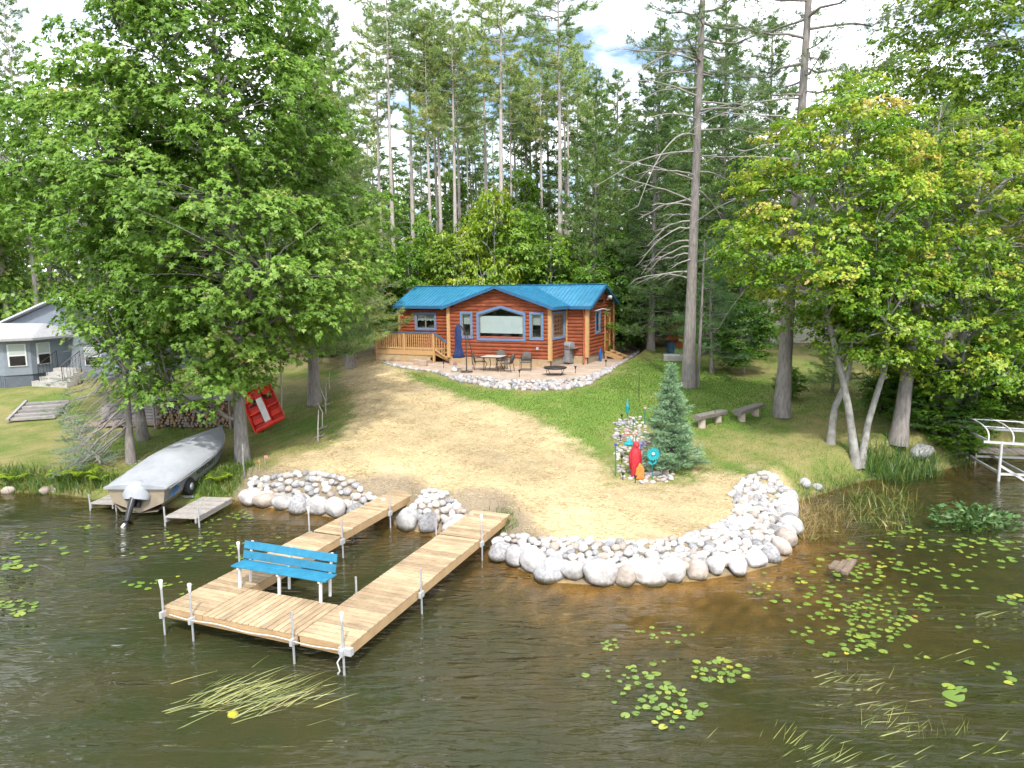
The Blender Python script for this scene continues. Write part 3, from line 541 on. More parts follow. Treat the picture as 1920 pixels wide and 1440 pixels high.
# local frame: x to the right along the front, y back, z up from the patio
W_, DP, WL, WRT, LD = 5.898, 2.269, 4.647, 1.201, 4.594
ZE, ZR = 3.181, 4.174; OH, OG = .30, .30; SM = (ZR-ZE)/(LD/2); SG = (ZR-ZE)/(W_/2); ZF = .42; CH = .19
def wall_frame(p0, p1):
    p0, p1 = Vector((*p0, 0)), Vector((*p1, 0)); d = (p1-p0); ln = d.length; d.normalize(); nrm_ = Vector((d.y, -d.x, 0))
    return (lambda s, z, o: tuple(p0+d*s+nrm_*o+Vector((0, 0, z)))), ln
PROF = [(0, 0), (.028, .14), (.045, .5), (.028, .86), (0, 1)]
def log_wall(p0, p1, z0, ztop, openings=(), gable=None):
    fr, ln = wall_frame(p0, p1); mb = MB(); z = z0; zmax = gable[1] if gable else ztop
    while z < zmax-.02:
        h = min(CH, zmax-z); zm = z+h/2; a, b = 0.0, ln
        if gable and z+h > ztop:
            k = min(ln/2-.01, (z+h+.02-ztop)/(gable[1]-ztop)*ln/2); a, b = k, ln-k
        iv = [(a, b)]
        for f in openings:
            q = f(zm)
            if not q: continue
            nv = []
            for (u, v) in iv:
                if q[0] > u: nv.append((u, min(v, q[0])))
                if q[1] < v: nv.append((max(u, q[1]), v))
            iv = [t for t in nv if t[1]-t[0] > .02]
        for (u, v) in iv:
            vs = [fr(s, z+t*h, o) for o, t in PROF for s in (u, v)]+[fr(s, z+t*h, -.10) for t in (0, 1) for s in (u, v)]; n = len(PROF)
            mb.add(vs, [(2*i, 2*i+1, 2*i+3, 2*i+2) for i in range(n-1)], True); mb.add([fr(u, z+t*h, o) for o, t in PROF]+[fr(u, z+h, -.10), fr(u, z, -.10)], [tuple(range(n+2))]); mb.add([fr(v, z+t*h, o) for o, t in PROF]+[fr(v, z+h, -.10), fr(v, z, -.10)], [tuple(range(n+2))])
        z += h
    if gable: mb.prism([(.03, ztop-.02), (ln-.03, ztop-.02), (ln/2, gable[1]-.02)], -.09, .012, fr)
    return mb, fr, ln
def rect(s0, s1, z0, z1): return lambda z: (s0, s1) if z0 < z < z1 else None
def ring(mb, fr, outer, inner, d0, d1):
    n = len(outer)
    for i in range(n):
        j = (i+1) % n; q = [outer[i], outer[j], inner[j], inner[i]]; mb.prism(q, d0, d1, lambda a, b, d: fr(a, b, d))
def window(fr, s0, s1, z0, z1, peak=0.0, fw=.11, kind='plain', mull=False):
    sm = (s0+s1)/2
    def shape(e):
        return [(s0-e, z0-e), (s1+e, z0-e), (s1+e, z1+e), (sm, z1+peak+e*1.02), (s0-e, z1+e)] if peak else [(s0-e, z0-e), (s1+e, z0-e), (s1+e, z1+e), (s0-e, z1+e)]
    root = MB(); ring(root, fr, shape(0), shape(-.05), -.02, .02); o = root.build('window', 'sash', cabin)
    f = MB(); ring(f, fr, shape(fw), shape(0), -.06, .062); f.build('frame', 'blue_trim', o, .006)
    g = MB(); g.prism(shape(-.04), -.012, -.006, fr); g.build('pane', 'glass', o)
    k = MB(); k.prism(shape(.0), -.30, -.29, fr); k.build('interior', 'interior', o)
    if mull: MB().prism([(sm-.03, z0), (sm+.03, z0), (sm+.03, z1), (sm-.03, z1)], -.02, .025, fr).build('mullion', 'sash', o)
    if kind == 'shade': MB().prism([(s0+.06, z0+(z1-z0)*.22), (s1-.06, z0+(z1-z0)*.22), (s1-.06, z1-.06), (s0+.06, z1-.06)], -.06, -.045, fr).build('roller_shade', 'shade', o)
    if kind == 'valance':
        zc = z0+(z1-z0)*.52; n = 13; pl = [(s0+.05+(s1-s0-.1)*i/(n-1), zc+.05*abs(math.sin(i*math.pi/3))) for i in range(n)]+[(s1-.05, z1-.05), (s0+.05, z1-.05)]
        MB().prism(pl, -.09, -.08, fr).build('curtain', 'curtain', o)
    if kind == 'lattice':
        m = MB()
        for i in range(5): s = s0+.08+(s1-s0-.16)*i/4; m.prism([(s-.05, z0+.04), (s+.05, z0+.04), (s+.05, z1-.04), (s-.05, z1-.04)], -.09, -.06, fr)
        for i in range(6): z = z0+.1+(z1-z0-.2)*i/5; m.prism([(s0+.04, z-.05), (s1-.04, z-.05), (s1-.04, z+.05), (s0+.04, z+.05)], -.065, -.05, fr)
        m.build('lattice_blind', 'lattice_pane', o)
    return o
# front gable wall: openings read off as fractions of its width
PW = (1.83, 4.43); SW1 = (.83, 1.36); SW2 = (4.72+.16, 5.40+.04)
peakf = rect(PW[0], PW[1], 1.50, 3.07)
mb, frA, _ = log_wall((-W_, 0), (0, 0), ZF, ZE, [rect(*SW1, 1.52, 2.72), peakf, rect(*SW2, 1.52, 2.72)], (0, ZR)); mb.build('wall', 'red_log', cabin)
window(frA, *SW1, 1.52, 2.72, kind='valance'); window(frA, *SW2, 1.52, 2.72, kind='valance'); window(frA, *PW, 1.45, 2.68, .36, .12, 'shade')
for q in ([(PW[0], 2.68), (sum(PW)/2, 3.04), (sum(PW)/2, 3.085), (PW[0], 3.085)], [(PW[1], 2.68), (PW[1], 3.085), (sum(PW)/2, 3.085), (sum(PW)/2, 3.04)]): MB().prism(q, -.10, .03, frA).build('wall_infill', 'red_log', cabin)
# right side of the projecting gable, with the lattice window
mb, frB, ln = log_wall((0, 0), (0, DP), ZF, ZE, [rect(.25, 2.0, 1.45, 2.78)]); mb.build('wall', 'red_log', cabin); window(frB, .33, 1.95, 1.50, 2.74, kind='lattice', fw=.10)
mb, frB2, ln = log_wall((-W_, DP), (-W_, 0), ZF, ZE); mb.build('wall', 'red_log', cabin)
mb, frC, ln = log_wall((0, DP), (WRT, DP), ZF, ZE); mb.build('wall', 'red_log', cabin)
mb, frD, ln = log_wall((WRT, DP), (WRT, DP+LD), ZF, ZE, [rect(1.30, 2.05, 1.55, 2.75), rect(2.95, 3.85, .42, 2.58)], (0, ZR)); mb.build('wall', 'red_log', cabin)
window(frD, 1.35, 2.0, 1.62, 2.72, fw=.10)
mb, frE, ln = log_wall((-W_-WL, DP), (-W_, DP), ZF, ZE, [rect(1.12, 2.42, 1.72, 2.62)]); mb.build('wall', 'red_log', cabin); window(frE, 1.15, 2.40, 1.75, 2.58, kind='valance', mull=True)
mb, frG, ln = log_wall((-W_-WL, DP+LD), (-W_-WL, DP), ZF, ZE, (), (0, ZR)); mb.build('wall', 'red_log', cabin)
mb, frH, ln = log_wall((WRT, DP+LD), (-W_-WL, DP+LD), ZF, ZE); mb.build('wall', 'red_log', cabin)
# door in the right gable end
d = MB(); d.prism([(2.99, ZF+.02), (3.81, ZF+.02), (3.81, 2.52), (2.99, 2.52)], -.03, .03, frD); door = d.build('door', 'door_orange', cabin)
d = MB(); d.prism([(2.88, ZF), (2.99, ZF), (2.99, 2.62), (2.88, 2.62)], -.04, .07, frD).prism([(3.81, ZF), (3.92, ZF), (3.92, 2.62), (3.81, 2.62)], -.04, .07, frD).prism([(2.88, 2.525), (3.92, 2.525), (3.92, 2.62), (2.88, 2.62)], -.04, .072, frD).build('door_frame', 'cedar', door)
MB().lathe([(.03, 0), (.035, .03), (.0, .05)], frD(3.08, 1.45, .03), 8).build('handle', 'galv', door)
# corner boards
def corner(x, y, wd=.19, z0=ZF-.06, z1=ZE+.02, mm='cedar'): MB().box((x, y, (z0+z1)/2), (wd, wd, z1-z0)).build('corner_board', mm, cabin, .01)
corner(.0, 0); corner(-W_, 0); corner(WRT, DP); corner(WRT, DP+LD); corner(0.055, DP-.05, .09); corner(-W_-WL, DP)
# foundation with diamond lattice skirt
for p0, p1, lat in (((-W_, 0), (0, 0), True), ((0, 0), (0, DP), False), ((0, DP), (WRT, DP), True), ((WRT, DP), (WRT, DP+LD), False), ((-W_-WL, DP), (-W_, DP), True), ((-W_, DP), (-W_, 0), False)):
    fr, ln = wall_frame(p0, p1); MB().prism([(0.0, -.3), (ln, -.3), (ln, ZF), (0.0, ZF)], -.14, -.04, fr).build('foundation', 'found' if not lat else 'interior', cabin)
    if lat:
        m = MB(); h = ZF; n = int(ln/.085)
        for sg in (1, -1):
            for i in range(-5, n+1):
                a = i*.085; s0, s1 = (a, a+h); z0, z1 = (0, h) if sg > 0 else (h, 0)
                if s0 < 0: t = -s0/h; s0 = 0; z0 = z0+(z1-z0)*t
                if s1 > ln: t = (s1-ln)/h; z1 = z1-(z1-(0 if sg > 0 else h))*t*(1 if True else 0) if s1-s0 >= h-.001 else z1; s1 = ln
                if s1-s0 < .03: continue
                m.bar(fr(s0, z0, .0 if sg > 0 else .006), fr(s1, z1, .0 if sg > 0 else .006), .006, .042, up=tuple(Vector(fr(0, 0, 1))-Vector(fr(0, 0, 0))) if False else (0, 0, 1))
        m.prism([(0, -.02), (ln, -.02), (ln, .05), (0, .05)], -.01, .02, fr).prism([(0, ZF-.05), (ln, ZF-.05), (ln, ZF), (0, ZF)], -.01, .02, fr)
        m.build('lattice_skirt', 'lattice', cabin)
# roof: four ribbed slopes
def slope(poly3, updir, name='roof'):
    """poly3: corners (local); ribs run along updir"""
    P = [Vector(p) for p in poly3]; n = (P[1]-P[0]).cross(P[2]-P[0]).normalized()
    if n.z < 0: n = -n
    u = Vector(updir); u = (u-n*u.dot(n)).normalized(); a = u.cross(n).normalized(); o = P[0]
    q = [((p-o).dot(a), (p-o).dot(u)) for p in P]; mb = MB(); fr = lambda s, t, d: tuple(o+a*s+u*t+n*d)
    mb.prism(q, 0.0, .035, fr); root = mb.build(name, 'roof_blue', cabin); m = MB()
    smin, smax = min(p[0] for p in q), max(p[0] for p in q); s = smin+.04
    while s < smax:
        ts = []
        for i in range(len(q)):
            (a0, b0), (a1, b1) = q[i], q[(i+1) % len(q)]
            if (a0-s)*(a1-s) < 0: ts.append(b0+(b1-b0)*(s-a0)/(a1-a0))
        if len(ts) >= 2 and max(ts)-min(ts) > .08: m.prism([(s-.028, min(ts)), (s-.012, min(ts)), (s-.012, max(ts)), (s-.028, max(ts))], .035, .035+.001, fr) if False else m.prism([(s-.022, min(ts)), (s+.022, min(ts)), (s+.022, max(ts)), (s-.022, max(ts))], .034, .062, fr)
        s += .23
    ob = m.build('ribs', 'roof_blue', root); ob['kind'] = 'stuff'; return root
ZL = ZE-OH*SM; ZG = ZE-OH*SG; YR = DP+LD/2; XR = -W_/2; XA, XB = -W_-WL-OG, WRT+OG
tv = OH
slope([(XA, DP-OH, ZL), (-W_-.1, DP-OH, ZL), (XR, YR, ZR), (XA, YR, ZR)], (0, 1, .5)); slope([(.1, DP-OH, ZL), (XB, DP-OH, ZL), (XB, YR, ZR), (XR, YR, ZR)], (0, 1, .5))
slope([(XB, DP+LD+OH, ZL), (XA, DP+LD+OH, ZL), (XA, YR, ZR), (XB, YR, ZR)], (0, -1, .5))
yv = DP-OH+.02
slope([(OH, -OG, ZG), (OH, yv, ZG), (XR, YR, ZR), (XR, -OG, ZR)], (-1, 0, .5)); slope([(-W_-OH, -OG, ZG), (-W_-OH, yv, ZG), (XR, YR, ZR), (XR, -OG, ZR)], (1, 0, .5))
rf = MB()
def fas(a, b, h=.15, t=.05, dz=-.055): rf.bar(Vector(a)+Vector((0, 0, dz)), Vector(b)+Vector((0, 0, dz)), t, h)
for (a, b) in [((-W_-OH, -OG-.02, ZG), (XR, -OG-.02, ZR)), ((XR, -OG-.02, ZR), (OH, -OG-.02, ZG)), ((XB+.02, DP-OH, ZL), (XB+.02, YR, ZR)), ((XB+.02, YR, ZR), (XB+.02, DP+LD+OH, ZL)), ((XA-.02, DP-OH, ZL), (XA-.02, YR, ZR)), ((XA-.02, YR, ZR), (XA-.02, DP+LD+OH, ZL)), ((XA, DP-OH-.02, ZL), (-W_-.2, DP-OH-.02, ZL)), ((.2, DP-OH-.02, ZL), (XB, DP-OH-.02, ZL)), ((OH+.02, -OG, ZG), (OH+.02, DP-OH, ZG)), ((-W_-OH-.02, -OG, ZG), (-W_-OH-.02, DP-OH, ZG))]:
    rf = MB(); fas(a, b); rf.build('fascia', 'blue_rail', cabin)
MB().bar((XA, YR, ZR+.05), (XB, YR, ZR+.05), .28, .03).build('ridge_cap', 'roof_blue', cabin); MB().bar((XR, -OG-.03, ZR+.052), (XR, YR, ZR+.052), .28, .03).build('ridge_cap', 'roof_blue', cabin)
for sx, x0 in ((1, .1), (-1, -W_-.1)): MB().bar((x0, DP-OH+.05, ZL+.05), (XR, YR, ZR+.05), .16, .02).build('valley', 'blue_rail', cabin)
# downspouts, lamps, outlet, gutter bits
MB().tube([(WRT-.15, DP-OH+.06, ZL-.12), (WRT-.15, DP-.10, ZL-.34), (WRT-.15, DP-.10, .12), (WRT-.13, DP-.26, .04)], .05, 8).build('downspout', 'downspout', cabin)
MB().tube([(-W_-WL+.12, DP-OH+.06, ZL-.1), (-W_-WL+.12, DP-.1, ZL-.34), (-W_-WL+.12, DP-.1, .4)], .05, 8).build('downspout', 'downspout', cabin)
p = frD(3.1, 3.35, .1); MB().tube([p, Vector(p)+Vector((.18, 0, .1)), Vector(p)+Vector((.26, 0, .02))], [.05, .05, .03], 8).lathe([(0, .02), (.12, .04), (.15, .12), (.12, .2), (0, .22)], Vector(p)+Vector((.16, 0, .02)), 12).build('gable_lamp', 'white_plastic', cabin)
for s in (1.75, 2.05, 2.35): MB().prism([(s, 3.22), (s+.14, 3.22), (s+.14, 3.38), (s, 3.38)], .04, .09, frD).build('vent', 'interior', cabin)
MB().tube([frD(1.0, 2.78, .06), frD(1.2, 2.9, .45), frD(2.6, 2.78, .45), frD(2.9, 2.72, .1)], .02, 6).build('awning_arm', 'white_paint', cabin)
MB().prism([(5.16, .92), (5.28, .92), (5.28, 1.06), (5.16, 1.06)], .03, .085, frA).build('outlet_box', 'concrete', cabin)

CM = Matrix.Translation(CB) @ Matrix.Rotation(-PHI, 4, 'Z')
def cl(x, y, z=0.0): return CM @ Vector((x, y, z))
# ------------------------------------------------------------------ deck at the left wing
dk = thing('wooden_deck', cl(-W_-2.6, .9), 'tan wooden deck with blue-capped railing in front of the left cabin wing', 'deck', -PHI)
DX0, DX1, DY0, DY1, DZ = -2.45, 1.45, -.62, 1.25, .66
for i in range(13):
    y = DY0+.07+i*(DY1-DY0-.14)/12; MB().box(((DX0+DX1)/2, y, DZ-.02), (DX1-DX0, .14, .038)).build('plank', 'deck_wood', dk)
for a, b in (((DX0, DY0-.02), (DX1, DY0-.02)), ((DX0-.02, DY0), (DX0-.02, DY1)), ((DX1+.02, DY0), (DX1+.02, DY1))): MB().bar((*a, DZ-.15), (*b, DZ-.15), .04, .22).build('rim_board', 'cedar', dk)
def rail(p0, p1, z0=DZ, z1=DZ, nb=None):
    a, b = Vector((*p0, z0)), Vector((*p1, z1)); ln = (b-a).length; n = nb or int(ln/.135)
    MB().bar(a+Vector((0, 0, .99)), b+Vector((0, 0, .99)), .14, .035).build('rail_cap', 'blue_rail', dk); MB().bar(a+Vector((0, 0, .93)), b+Vector((0, 0, .93)), .04, .07).build('rail', 'cedar', dk); MB().bar(a+Vector((0, 0, .10)), b+Vector((0, 0, .10)), .04, .07).build('rail', 'cedar', dk)
    for i in range(1, n):
        q = a+(b-a)*i/n; MB().box((q.x, q.y, q.z+.50), (.038, .038, .84)).build('baluster', 'cedar', dk)
rail((DX0+.05, DY0+.03), (DX1-.05, DY0+.03)); rail((DX0+.03, DY1), (DX0+.03, DY0+.05)); rail((DX1-.02, DY0+.05), (DX1+.98, DY0+.05), DZ, .05, 6)
for x, y in ((DX0+.03, DY0+.03), (DX1-.03, DY0+.03), (-.5, DY0+.03), (DX0+.03, DY1)): MB().box((x, y, .80), (.12, .12, 1.6)).build('post', 'cedar', dk, .01)
MB().box((DX1+.98, DY0+.05, .50), (.12, .12, 1.0)).build('post', 'cedar', dk, .01)
fr, ln = (lambda s, z, o: (DX0+s, DY0-.0-o, z)), DX1-DX0
m = MB(); hh = DZ-.27
for sg in (1, -1):
    for i in range(int((ln-hh)/.085)):
        a = i*.085; m.bar(fr(a, .02 if sg > 0 else hh, .0), fr(a+hh, hh if sg > 0 else .02, .0), .042, .006 if sg > 0 else .008, up=(0, 1, 0))
m.build('lattice_skirt', 'lattice', dk)
for k in range(3):
    z = DZ-.02-(k+1)*.17; MB().box((DX1+.18+k*.29, (DY0+.25+DY1-.5)/2+.1, z), (.30, 1.15, .045)).build('step', 'deck_wood', dk)
for yy in (DY0+.16, DY1-.32): MB().bar((DX1+.04, yy, DZ-.13), (DX1+.98, yy, .10), .04, .22).build('stringer', 'cedar', dk)
# back-door steps on the right side
sp = thing('entry_steps', cl(WRT+.05, DP+3.4), 'small open wooden steps below the orange side door', 'steps', -PHI)
for k in range(3): MB().box((.22+k*.30, 0, .36-k*.15), (.34, 1.05, .045)).build('step', 'deck_wood', sp)
for yy in (-.48, .48): MB().bar((.02, yy, .36), (1.02, yy, .0), .05, .26).build('stringer', 'cedar', sp)
MB().box((.06, -.48, .14), (.09, .09, .30)).build('post', 'cedar', sp); MB().box((.06, .48, .14), (.09, .09, .30)).build('post', 'cedar', sp)

# ------------------------------------------------------------------ things on the patio
def patio_at(px, py): p = at(px, py, PATIO_Z); return p
# folded cantilever umbrella
up = patio_at(875, 698); um = thing('patio_umbrella', up, 'folded navy cantilever umbrella hanging from a curved dark pole', 'umbrella', .1)
MB().tube([(0, 0, 0), (.0, 0, 1.55)], .032, 10).build('pole', 'bronze_metal', um)
MB().tube([(.30, .1, .35), (.27, .05, 1.0), (.14, .02, 1.6), (-.05, 0, 2.05), (-.25, 0, 2.30), (-.42, 0, 2.42)], [.025]*6, 8).build('arm', 'bronze_metal', um); MB().tube([(0, 0, 1.5), (-.06, 0, 1.95), (-.28, 0, 2.28)], .022, 8).build('brace', 'bronze_metal', um); MB().tube([(0, 0, 1.30), (.22, .04, 1.28)], .02, 6).build('crank', 'bronze_metal', um)
n = 20; pr = [(.03, 2.36), (.10, 2.28), (.15, 2.05), (.13, 1.85), (.16, 1.72), (.14, 1.40), (.17, 1.15), (.22, .95), (.29, .76), (.22, .72)]; vs = []
for r_, z_ in pr:
    for j in range(n): a = 2*math.pi*j/n; k = 1+.22*math.sin(j*math.pi/2.0+z_*2)*(1 if z_ < 2.2 else 0); vs.append((-.38+r_*k*math.cos(a)-(.10 if z_ < 1 else 0)*(1-z_), r_*k*math.sin(a)*.8, z_))
MB().add(vs, [(i*n+j, i*n+(j+1) % n, (i+1)*n+(j+1) % n, (i+1)*n+j) for i in range(len(pr)-1) for j in range(n)], True).build('canopy', 'navy', um)
MB().lathe([(.30, 0), (.30, .05), (.06, .09)], (0, 0, 0), 14).build('base', 'bronze_metal', um)
# table
tp = patio_at(926, 695); tb = thing('patio_table', tp, 'square tile-topped patio table with dark metal legs', 'table', -.35)
MB().box((0, 0, .72), (1.05, 1.05, .03)).build('tabletop', 'table_tile', tb, .01)
m = MB()
for a, b in (((-.54, -.54), (.54, -.54)), ((.54, -.54), (.54, .54)), ((.54, .54), (-.54, .54)), ((-.54, .54), (-.54, -.54))):
    MB().bar((*a, .705), (*b, .705), .04, .05).build('edge', 'bronze_metal', tb)
for sx in (-1, 1):
    for sy in (-1, 1): MB().tube([(sx*.42, sy*.42, .70), (sx*.26, sy*.26, .35), (sx*.40, sy*.40, 0)], .02, 6).build('leg', 'bronze_metal', tb)
def chair(px, py, rz, label):
    c = thing('patio_chair', patio_at(px, py), label, 'chair', rz, 'dark patio chairs')
    MB().box((0, 0, .42), (.50, .50, .04)).build('seat', 'mesh_fabric', c, .015)
    n = 9; vs = []
    for i in range(n):
        t = -1+2*i/(n-1); hgt = .46*math.sqrt(max(0, 1-abs(t)**3*.75)); 
        for z in (0, .5, 1): vs.append((t*.25, .23+.10*z-.05*(1-t*t)*-1, .46+hgt*z))
    b_ = MB().add(vs, [(3*i+k, 3*i+3+k, 3*i+4+k, 3*i+k+1) for i in range(n-1) for k in range(2)], True).build('backrest', 'mesh_fabric', c); s_ = b_.modifiers.new('solid', 'SOLIDIFY'); s_.thickness = .025
    for sx in (-1, 1):
        MB().tube([(sx*.26, -.24, 0), (sx*.26, -.22, .63)], .016, 6).build('leg', 'bronze_metal', c); MB().tube([(sx*.26, .30, 0), (sx*.26, .22, .42), (sx*.25, .31, .86)], .016, 6).build('leg', 'bronze_metal', c)
        MB().tube([(sx*.26, -.24, .63), (sx*.27, .0, .65), (sx*.26, .25, .62)], .02, 6).build('armrest', 'bronze_metal', c)
    return c
chair(899, 693, 1.75, 'dark patio chair at the left side of the tile table, beside the umbrella'); chair(941, 691, .15, 'dark patio chair behind the tile table against the log wall'); chair(951, 697, -1.9, 'dark patio chair at the right side of the tile table'); chair(986, 695, -.15, 'lone dark patio chair against the wall, right of the table')
# grill
gp = patio_at(1063, 682); g = thing('gas_grill', gp, 'grey gas grill with domed lid standing by the downspout', 'grill', -PHI-.25)
MB().box((0, 0, .44), (.62, .48, .74)).build('cabinet', 'grill_grey', g, .015); MB().box((-.16, -.248, .44), (.27, .015, .62)).build('door', 'grill_lid', g, .01); MB().box((.16, -.248, .44), (.27, .015, .62)).build('door', 'grill_lid', g, .01)
MB().box((0, 0, .85), (.70, .52, .10)).build('firebox', 'grill_grey', g, .015); MB().prism([(-.27, .0), (.27, 0), (.27, .14), (.18, .26), (-.05, .31), (-.22, .24), (-.27, .14)], -.36, .36, lambda a, b, d: (d, a, .90+b)).build('lid', 'grill_lid', g, .03)
MB().tube([(-.28, -.31, 1.02), (.28, -.31, 1.02)], .015, 6).build('handle', 'galv', g)
for sx in (-1, 1): MB().box((sx*.50, 0, .87), (.28, .44, .035)).build('side_shelf', 'grill_grey', g, .01); 
for sx in (-1, 1):
    for sy in (-1, 1): MB().lathe([(0, 0), (.03, .005), (.03, .06), (0, .065)], (sx*.26, sy*.19, 0), 8).build('caster', 'rubber', g)
# fire bowl table
fp = patio_at(1041, 703); f = thing('fire_pit_table', fp, 'low oval fire pit with dark lid near the stone border', 'fire pit', -.1)
MB().lathe([(0, .31), (.50, .30), (.55, .33), (.56, .36), (.50, .39), (.2, .43), (0, .44)], (0, 0, 0), 24).build('bowl', 'black_metal', f)
for k in range(4): a = .7+k*math.pi/2; MB().tube([(.46*math.cos(a), .46*math.sin(a), .32), (.52*math.cos(a), .52*math.sin(a), .18), (.40*math.cos(a), .40*math.sin(a), 0)], .014, 6).build('leg', 'black_metal', f)
for px, py, wh in [(974, 707, 'small solar path light on the patio edge below the lone chair'), (1079, 700, 'squat solar path light at the patio edge right of the fire pit'), (1136, 687, 'solar path light on the patio edge below the side window'), (832, 690, 'thin solar path light on the patio left of the umbrella')]:
    p = patio_at(px, py); o = thing('path_light', p, wh, 'path light', group='solar path lights round the patio'); MB().tube([(0, 0, -.02), (0, 0, .24)], .012, 6).build('stake', 'black_metal', o); MB().lathe([(.03, .22), (.035, .30), (.08, .31), (.06, .345), (0, .36)], (0, 0, 0), 10).build('lamp_head', 'black_metal', o)
hp = cl(WRT+.17, DP+1.55, 0); ho = thing('garden_hose', hp, 'coiled blue hose hanging against the right cabin wall', 'hose', -PHI)
for k in range(5): r_ = .22+.02*k; MB().tube([(.02+.02*k, r_*.55*math.cos(a), .36+r_*1.25*math.sin(a)) for a in np.linspace(0, 6.2832, 20)], .016, 6, False).build('loop', 'hose_blue', ho)
for px, py, sc, wh in [(783, 683, 1.0, 'tan concrete block at the deck skirt, left one of two'), (794, 686, 1.1, 'tan concrete block at the deck skirt, right one of two')]:
    p = patio_at(px, py); o = MB().box((0, 0, .14*sc), (.40*sc, .26, .28*sc)).build('concrete_block', 'block', None, .03); o.location = p; o.rotation_euler.z = -.3; tag(o, wh, 'block', 'blocks by the deck')
p = patio_at(852, 697); o = thing('garden_figure', p, 'small white and pink figurine on the patio beside the umbrella base', 'figurine'); MB().lathe([(0, 0), (.14, .01), (.16, .12), (.10, .22), (.13, .3), (.12, .38), (0, .44)], (0, 0, 0), 12).build('body', 'white_plastic', o); MB().lathe([(.13, .36), (.15, .40), (.06, .46), (0, .47)], (0, 0, 0), 12).build('hat', 'pink', o)
# ------------------------------------------------------------------ trees
def wood(skel, name, m, parent=None, n=7):
    mb = MB()
    for pts, rad, k in skel: mb.tube(pts, rad, k, False)
    return mb.build(name, m, parent)
def curve(a, b, sag=0.0, n=5, jit=0.0, r=rng):
    a, b = np.array(a, float), np.array(b, float); t = np.linspace(0, 1, n)[:, None]; P = a+(b-a)*t; P[:, 2] += sag*4*(t[:, 0]*(1-t[:, 0]))
    if jit: P[1:-1] += r.normal(size=(n-2, 3))*jit
    return P
def trunk_skel(pts, r0, r1, n=12):
    P, _ = resample(pts, 14); t = np.linspace(0, 1, 14); rad = r0*(1-t)+r1*t; rad[0] *= 1.35; rad[1] *= 1.08; return (P, list(rad), n)
def broadleaf(seed, stems, rings, nclump, cr, flat, tips, leaves, lsize, lw, nlimb=16, r0=.2, tintf=None, bark='bark_oak', leaf='oak_leaf', offset=(0, 0), shell=.45, name='oak_tree'):
    """stems: list of trunk polylines (local); rings: (z, cx, cy, rx, ry) envelope from bottom to top. Returns (wood mesh, leaf mesh)"""
    r = np.random.default_rng(seed); R_ = np.array(rings, float); skel = []
    for i, s in enumerate(stems): skel.append(trunk_skel(s, r0*(1 if i == 0 else .85), r0*.16))
    TP = np.concatenate([resample(s, 30)[0] for s in stems])
    zz = R_[:, 0]; area = np.interp(np.linspace(zz[0], zz[-1], 200), zz, R_[:, 3]); cdf = np.cumsum(area**1.35); cdf /= cdf[-1]
    C = []
    while len(C) < nclump:
        z = np.interp(r.uniform(), cdf, np.linspace(zz[0], zz[-1], 200)); a = r.uniform(0, 6.2832); f = math.sqrt(r.uniform(shell**2, 1))*(1+.10*math.sin(3*a+z*.9+seed)+.08*math.sin(7*a+z*2.3))
        cx, cy, rx, ry = [np.interp(z, zz, R_[:, k]) for k in range(1, 5)]; C.append((cx+rx*f*math.cos(a), cy+ry*f*math.sin(a), z+r.normal()*.15, f, cx, cy))
    C = np.array(C); idx = r.permutation(nclump); LP = [TP]
    for i in idx[:nlimb]:
        c = np.append(C[i, 4:6]+(C[i, :2]-C[i, 4:6])*.72, C[i, 2]-.2); zt = max(TP[:, 2].min()+.8, c[2]-.55*np.linalg.norm(c[:2]-C[i, 4:6])-.4); k = np.argmin(np.abs(TP[:, 2]-zt)+.15*np.linalg.norm(TP[:, :2]-c[:2], axis=1)); P = curve(TP[k], c, .25, 8, .12, r); rr = r0*.34
        skel.append((P, list(np.linspace(rr, .014, 8)), 6)); LP.append(P)
    LP = np.concatenate(LP)
    for i in idx[nlimb:]:
        c = C[i, :3]; d = np.linalg.norm(LP-c, axis=1)+np.maximum(0, LP[:, 2]-c[2])*1.5; k = np.argmin(d); skel.append((curve(LP[k], c, .08, 4, .06, r), [.026, .02, .014, .008], 4))
    cl_ = Cloud(); n = nclump*tips; ci = np.repeat(np.arange(nclump), tips); q = nrm(r.normal(size=(n, 3))); q[:, 2] = np.abs(q[:, 2])*np.where(r.uniform(size=n) < .8, 1, -1); sc = cr*r.uniform(.75, 1.25, nclump)[ci]*r.uniform(.35, 1.0, n)**.6
    out = nrm(np.column_stack([C[ci, 0]-C[ci, 4], C[ci, 1]-C[ci, 5], np.zeros(n)])); tip = C[ci, :3]+q*sc[:, None]*np.array([1, 1, flat])-np.array([0, 0, 1.])*(.18*np.linalg.norm(q[:, :2], axis=1)*sc)[:, None]
    m = n*leaves; ti = np.repeat(np.arange(n), leaves); ax = nrm(out[ti]*.4+q[ti]*.5+np.array([0, 0, .75])+r.normal(size=(m, 3))*.18); d = nrm(np.cross(ax, r.normal(size=(m, 3)))+ax*.15+np.array([0, 0, -.25])); nr = nrm(ax+r.normal(size=(m, 3))*.35)
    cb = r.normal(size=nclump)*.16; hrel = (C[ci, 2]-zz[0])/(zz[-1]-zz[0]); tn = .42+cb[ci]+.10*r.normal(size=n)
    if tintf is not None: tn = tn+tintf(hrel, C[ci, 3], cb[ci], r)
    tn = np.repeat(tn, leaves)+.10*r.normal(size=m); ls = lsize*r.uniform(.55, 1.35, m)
    (cl_.lobed if leaf == 'oak_leaf' else cl_.quads)(tip[ti]+r.normal(size=(m, 3))*.03, d, nr, ls, ls*lw, tn)
    mbw = MB()
    for pts, rad, k in skel: mbw.tube(pts, rad, k, False)
    wm = mbw.mesh('trunk', bark); V, F_, T = cl_.arrays(); lm = np_mesh('crown', V, F_, T); lm.materials.append(MATS[leaf]); return wm, lm
